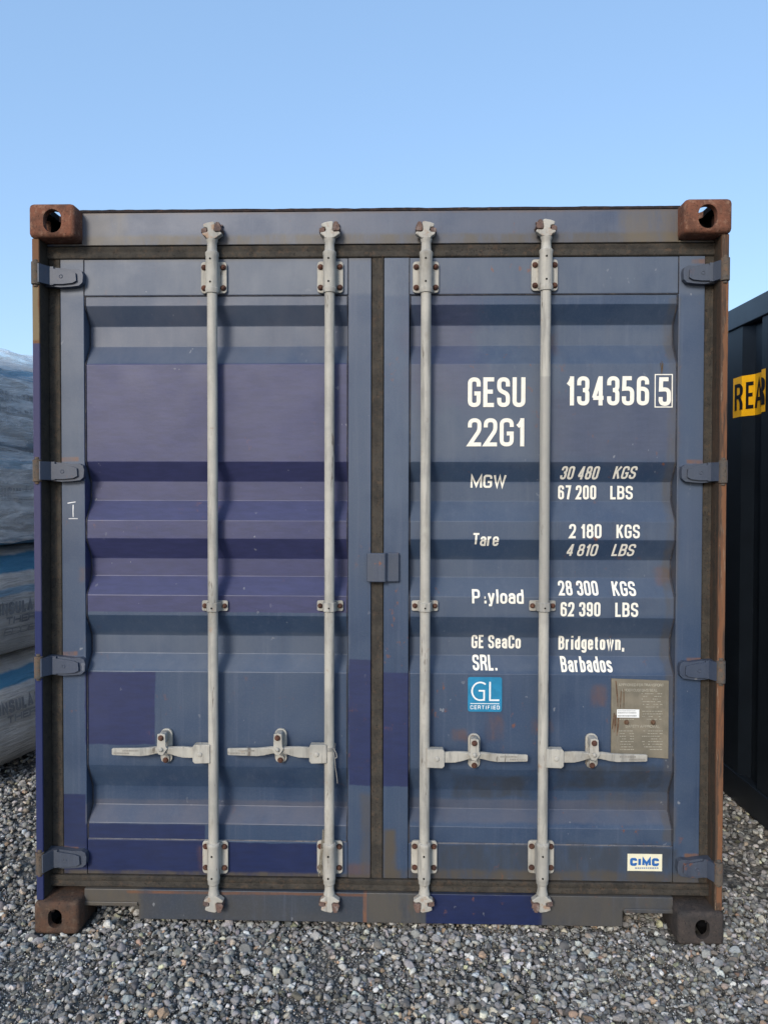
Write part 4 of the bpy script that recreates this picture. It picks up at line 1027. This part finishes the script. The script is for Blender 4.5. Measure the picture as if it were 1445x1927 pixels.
# ------------------------------------------------------------------ ground and gravel
def gz(x, y):
    h = .010*mnoise.noise((x*2.1, y*2.1, .3))+.006*mnoise.noise((x*6, y*6, 1.7))
    if x > 1.25: h -= .035*min(1, (x-1.25)/.5)
    return h
t = NT('gravel bed')
v1 = t.vor(55, out='Color'); n1 = t.noise(3, 5)
bw = t.n.new('ShaderNodeSeparateColor'); t.l.new(v1, bw.inputs[0])
c_ = t.mix(t.rng(bw.outputs[0], 0, 1), (.09, .088, .083, 1), (.26, .25, .23, 1))
c_ = t.mix(t.rng(n1, .35, .65, 0, .5), c_, (.12, .115, .105, 1))
t.bump(t.math('ADD', t.vor(55), t.noise(140, 4)), .8, .012); M_BED = t.fin(c_, .9, .2)
t = NT('gravel grit'); c_ = t.mix(t.rng(t.noise(240, 4, .7), .3, .7), (.035, .034, .033, 1), (.12, .115, .108, 1))
t.bump(t.noise(300, 4, .7), .9, .006); M_GRIT = t.fin(c_, .95, .15)
m = MB(); Nn = 40; S_ = 900
xs = sorted(set([-S_, -200, -60, -20, -8]+[-4+.25*i for i in range(33)]+[8, 20, 60, 200, S_]))
ys = sorted(set([-S_, -200, -60, -20, -8]+[-4+.25*i for i in range(61)]+[20, 60, 200, S_]))
vv = [[m.bm.verts.new((x, y, (gz(x, y) if abs(x) < 5 and -5 < y < 12 else 0)-.016)) for x in xs] for y in ys]
for a, b in zip(vv, vv[1:]):
    for i in range(len(xs)-1): m.face((a[i], a[i+1], b[i+1], b[i]))
g = m.build('ground', M_BED); g['kind'] = 'structure'

def ico(sub):
    bm = bmesh.new(); bmesh.ops.create_icosphere(bm, subdivisions=sub, radius=1); bm.verts.ensure_lookup_table()
    v = np.array([q.co[:] for q in bm.verts]); f = np.array([[q.index for q in fa.verts] for fa in bm.faces]); bm.free(); return v, f
def proto(v, rg):
    r = np.full(len(v), 1.0)
    for _ in range(rg.integers(7, 14)):
        n = rg.normal(size=3); n /= np.linalg.norm(n); d = rg.uniform(.45, .86)
        c = v@n; r = np.minimum(r, np.where(c > .05, d/np.maximum(c, .05), 9))
    lump = 1+.06*np.sin(v@rg.normal(size=3)*3+rg.uniform(0, 6))+.05*np.sin(v@rg.normal(size=3)*4+rg.uniform(0, 6))
    return v*(r*lump)[:, None]
def stones(zones, sub, nproto):
    v, f = ico(sub); protos = np.stack([proto(v, rng) for _ in range(nproto)])
    pos, rad = [], []
    for x0, x1, y0, y1, dens, rlo, rhi, lift in zones:
        n = int((x1-x0)*(y1-y0)*dens)
        p = np.stack([rng.uniform(x0, x1, n), rng.uniform(y0, y1, n)], 1); r = rlo+(rhi-rlo)*rng.beta(1.4, 3.2, n)
        z = np.array([gz(a, b) for a, b in p])+rng.uniform(-.010, .004, n)+lift
        pos.append(np.column_stack([p, z])); rad.append(r)
    pos = np.concatenate(pos); rad = np.concatenate(rad); n = len(pos)
    # keep stones out of the iron that stands in them
    fx = np.abs(pos[:, 0]); cast = (fx > HW-.170) & (fx < HW+.006) & (pos[:, 1] > .004) & (pos[:, 1] < .19)
    dn = np.array([mnoise.noise((p[0]*3.1, p[1]*3.1, 8)) for p in pos]); keep = ~cast & ~((dn > .28) & (rad > .007) & (rng.random(n) < .55)); pos, rad = pos[keep], rad[keep]; n = len(pos)
    sc = rad[:, None]*np.column_stack([rng.uniform(.85, 1.35, n), rng.uniform(.7, 1.05, n), rng.uniform(.5, .85, n)])
    a = rng.uniform(0, 2*np.pi, n); b = rng.normal(0, .45, n); c = rng.normal(0, .45, n)
    ca, sa, cb, sb, cc, sc_ = np.cos(a), np.sin(a), np.cos(b), np.sin(b), np.cos(c), np.sin(c)
    Rz = np.zeros((n, 3, 3)); Rz[:, 0, 0] = ca; Rz[:, 0, 1] = -sa; Rz[:, 1, 0] = sa; Rz[:, 1, 1] = ca; Rz[:, 2, 2] = 1
    Rx = np.zeros((n, 3, 3)); Rx[:, 1, 1] = cb; Rx[:, 1, 2] = -sb; Rx[:, 2, 1] = sb; Rx[:, 2, 2] = cb; Rx[:, 0, 0] = 1
    Ry = np.zeros((n, 3, 3)); Ry[:, 0, 0] = cc; Ry[:, 0, 2] = sc_; Ry[:, 2, 0] = -sc_; Ry[:, 2, 2] = cc; Ry[:, 1, 1] = 1
    M = Rz@Rx@Ry
    base = protos[rng.integers(0, nproto, n)]*sc[:, None, :]
    V = np.einsum('nij,nvj->nvi', M, base)+pos[:, None, :]
    nv = len(v); Fc = (f[None]+(np.arange(n)*nv)[:, None, None])
    lum = np.exp(rng.normal(np.log(.275), .55, n)).clip(.07, .74)
    tint = np.tile(np.array([1.0, .975, .915]), (n, 1))*(1+rng.normal(0, .025, (n, 3)))
    kind = rng.random(n)
    tint[kind < .10] *= np.array([1.12, 1.0, .84]); tint[(kind > .10) & (kind < .125)] *= np.array([1.38, .98, .70]); tint[(kind > .14) & (kind < .22)] *= np.array([.92, .98, 1.06])
    tint[(kind > .23) & (kind < .25)] *= np.array([1.05, 1.05, .75])
    colr = np.concatenate([lum[:, None]*tint, np.ones((n, 1))], 1).clip(0, .75)
    return V.reshape(-1, 3), Fc.reshape(-1, 3), np.repeat(colr, nv, 0), np.repeat(rng.random(n) < .45, len(f))
def gravel_mesh(name, sets, mat):
    Vs, Fs, Cs, Sm, o = [], [], [], [], 0
    for V, Fc, C_, S1 in sets: Sm.append(S1); Vs.append(V); Fs.append(Fc+o); Cs.append(C_); o += len(V)
    V, Fc, C_ = np.concatenate(Vs).astype(np.float32), np.concatenate(Fs).astype(np.int32), np.concatenate(Cs).astype(np.float32)
    me = bpy.data.meshes.new(name)
    me.vertices.add(len(V)); me.vertices.foreach_set('co', V.ravel())
    me.loops.add(len(Fc)*3); me.loops.foreach_set('vertex_index', Fc.ravel())
    me.polygons.add(len(Fc)); me.polygons.foreach_set('loop_start', np.arange(0, len(Fc)*3, 3, dtype=np.int32))
    me.polygons.foreach_set('use_smooth', np.concatenate(Sm)); me.update(calc_edges=True)
    at = me.color_attributes.new('stone', 'FLOAT_COLOR', 'POINT'); at.data.foreach_set('color', C_.ravel())
    me.materials.append(mat); o = bpy.data.objects.new(name, me); COL.objects.link(o); o['kind'] = 'stuff'; return o
t = NT('pebbles'); at = t.n.new('ShaderNodeAttribute'); at.attribute_name = 'stone'
c_ = t.mix(t.rng(t.noise(190, 5, .7), .3, .7, .0, .45), at.outputs['Color'], (.10, .098, .094, 1))
c_ = t.mix(t.rng(t.noise(420, 3, .6), .58, .75, 0, .35), c_, (.40, .39, .37, 1))
t.bump(t.noise(320, 4, .6), .35, .002); M_STONE = t.fin(c_, .95, .12)
near = stones([(-1.75, 2.0, -.85, .42, 3900, .0065, .0200, 0)], 2, 30)
big = stones([(-1.75, 2.0, -.85, .30, 230, .013, .027, .002)], 3, 16)
fine_ = stones([(-1.75, 2.0, -.85, .30, 15000, .0022, .0055, -.001)], 1, 8)
sides = stones([(-2.5, -1.24, .42, 3.6, 2600, .008, .022, 0), (1.24, 2.2, .42, 3.6, 2600, .008, .022, 0)], 2, 16)
fore = stones([(-2.2, 2.4, -2.3, -.85, 1500, .009, .024, 0)], 2, 12)
gv = gravel_mesh('gravel', [near, big, fine_, sides, fore], M_STONE)
gv['label'] = 'loose mixed grey gravel spread over the whole yard'
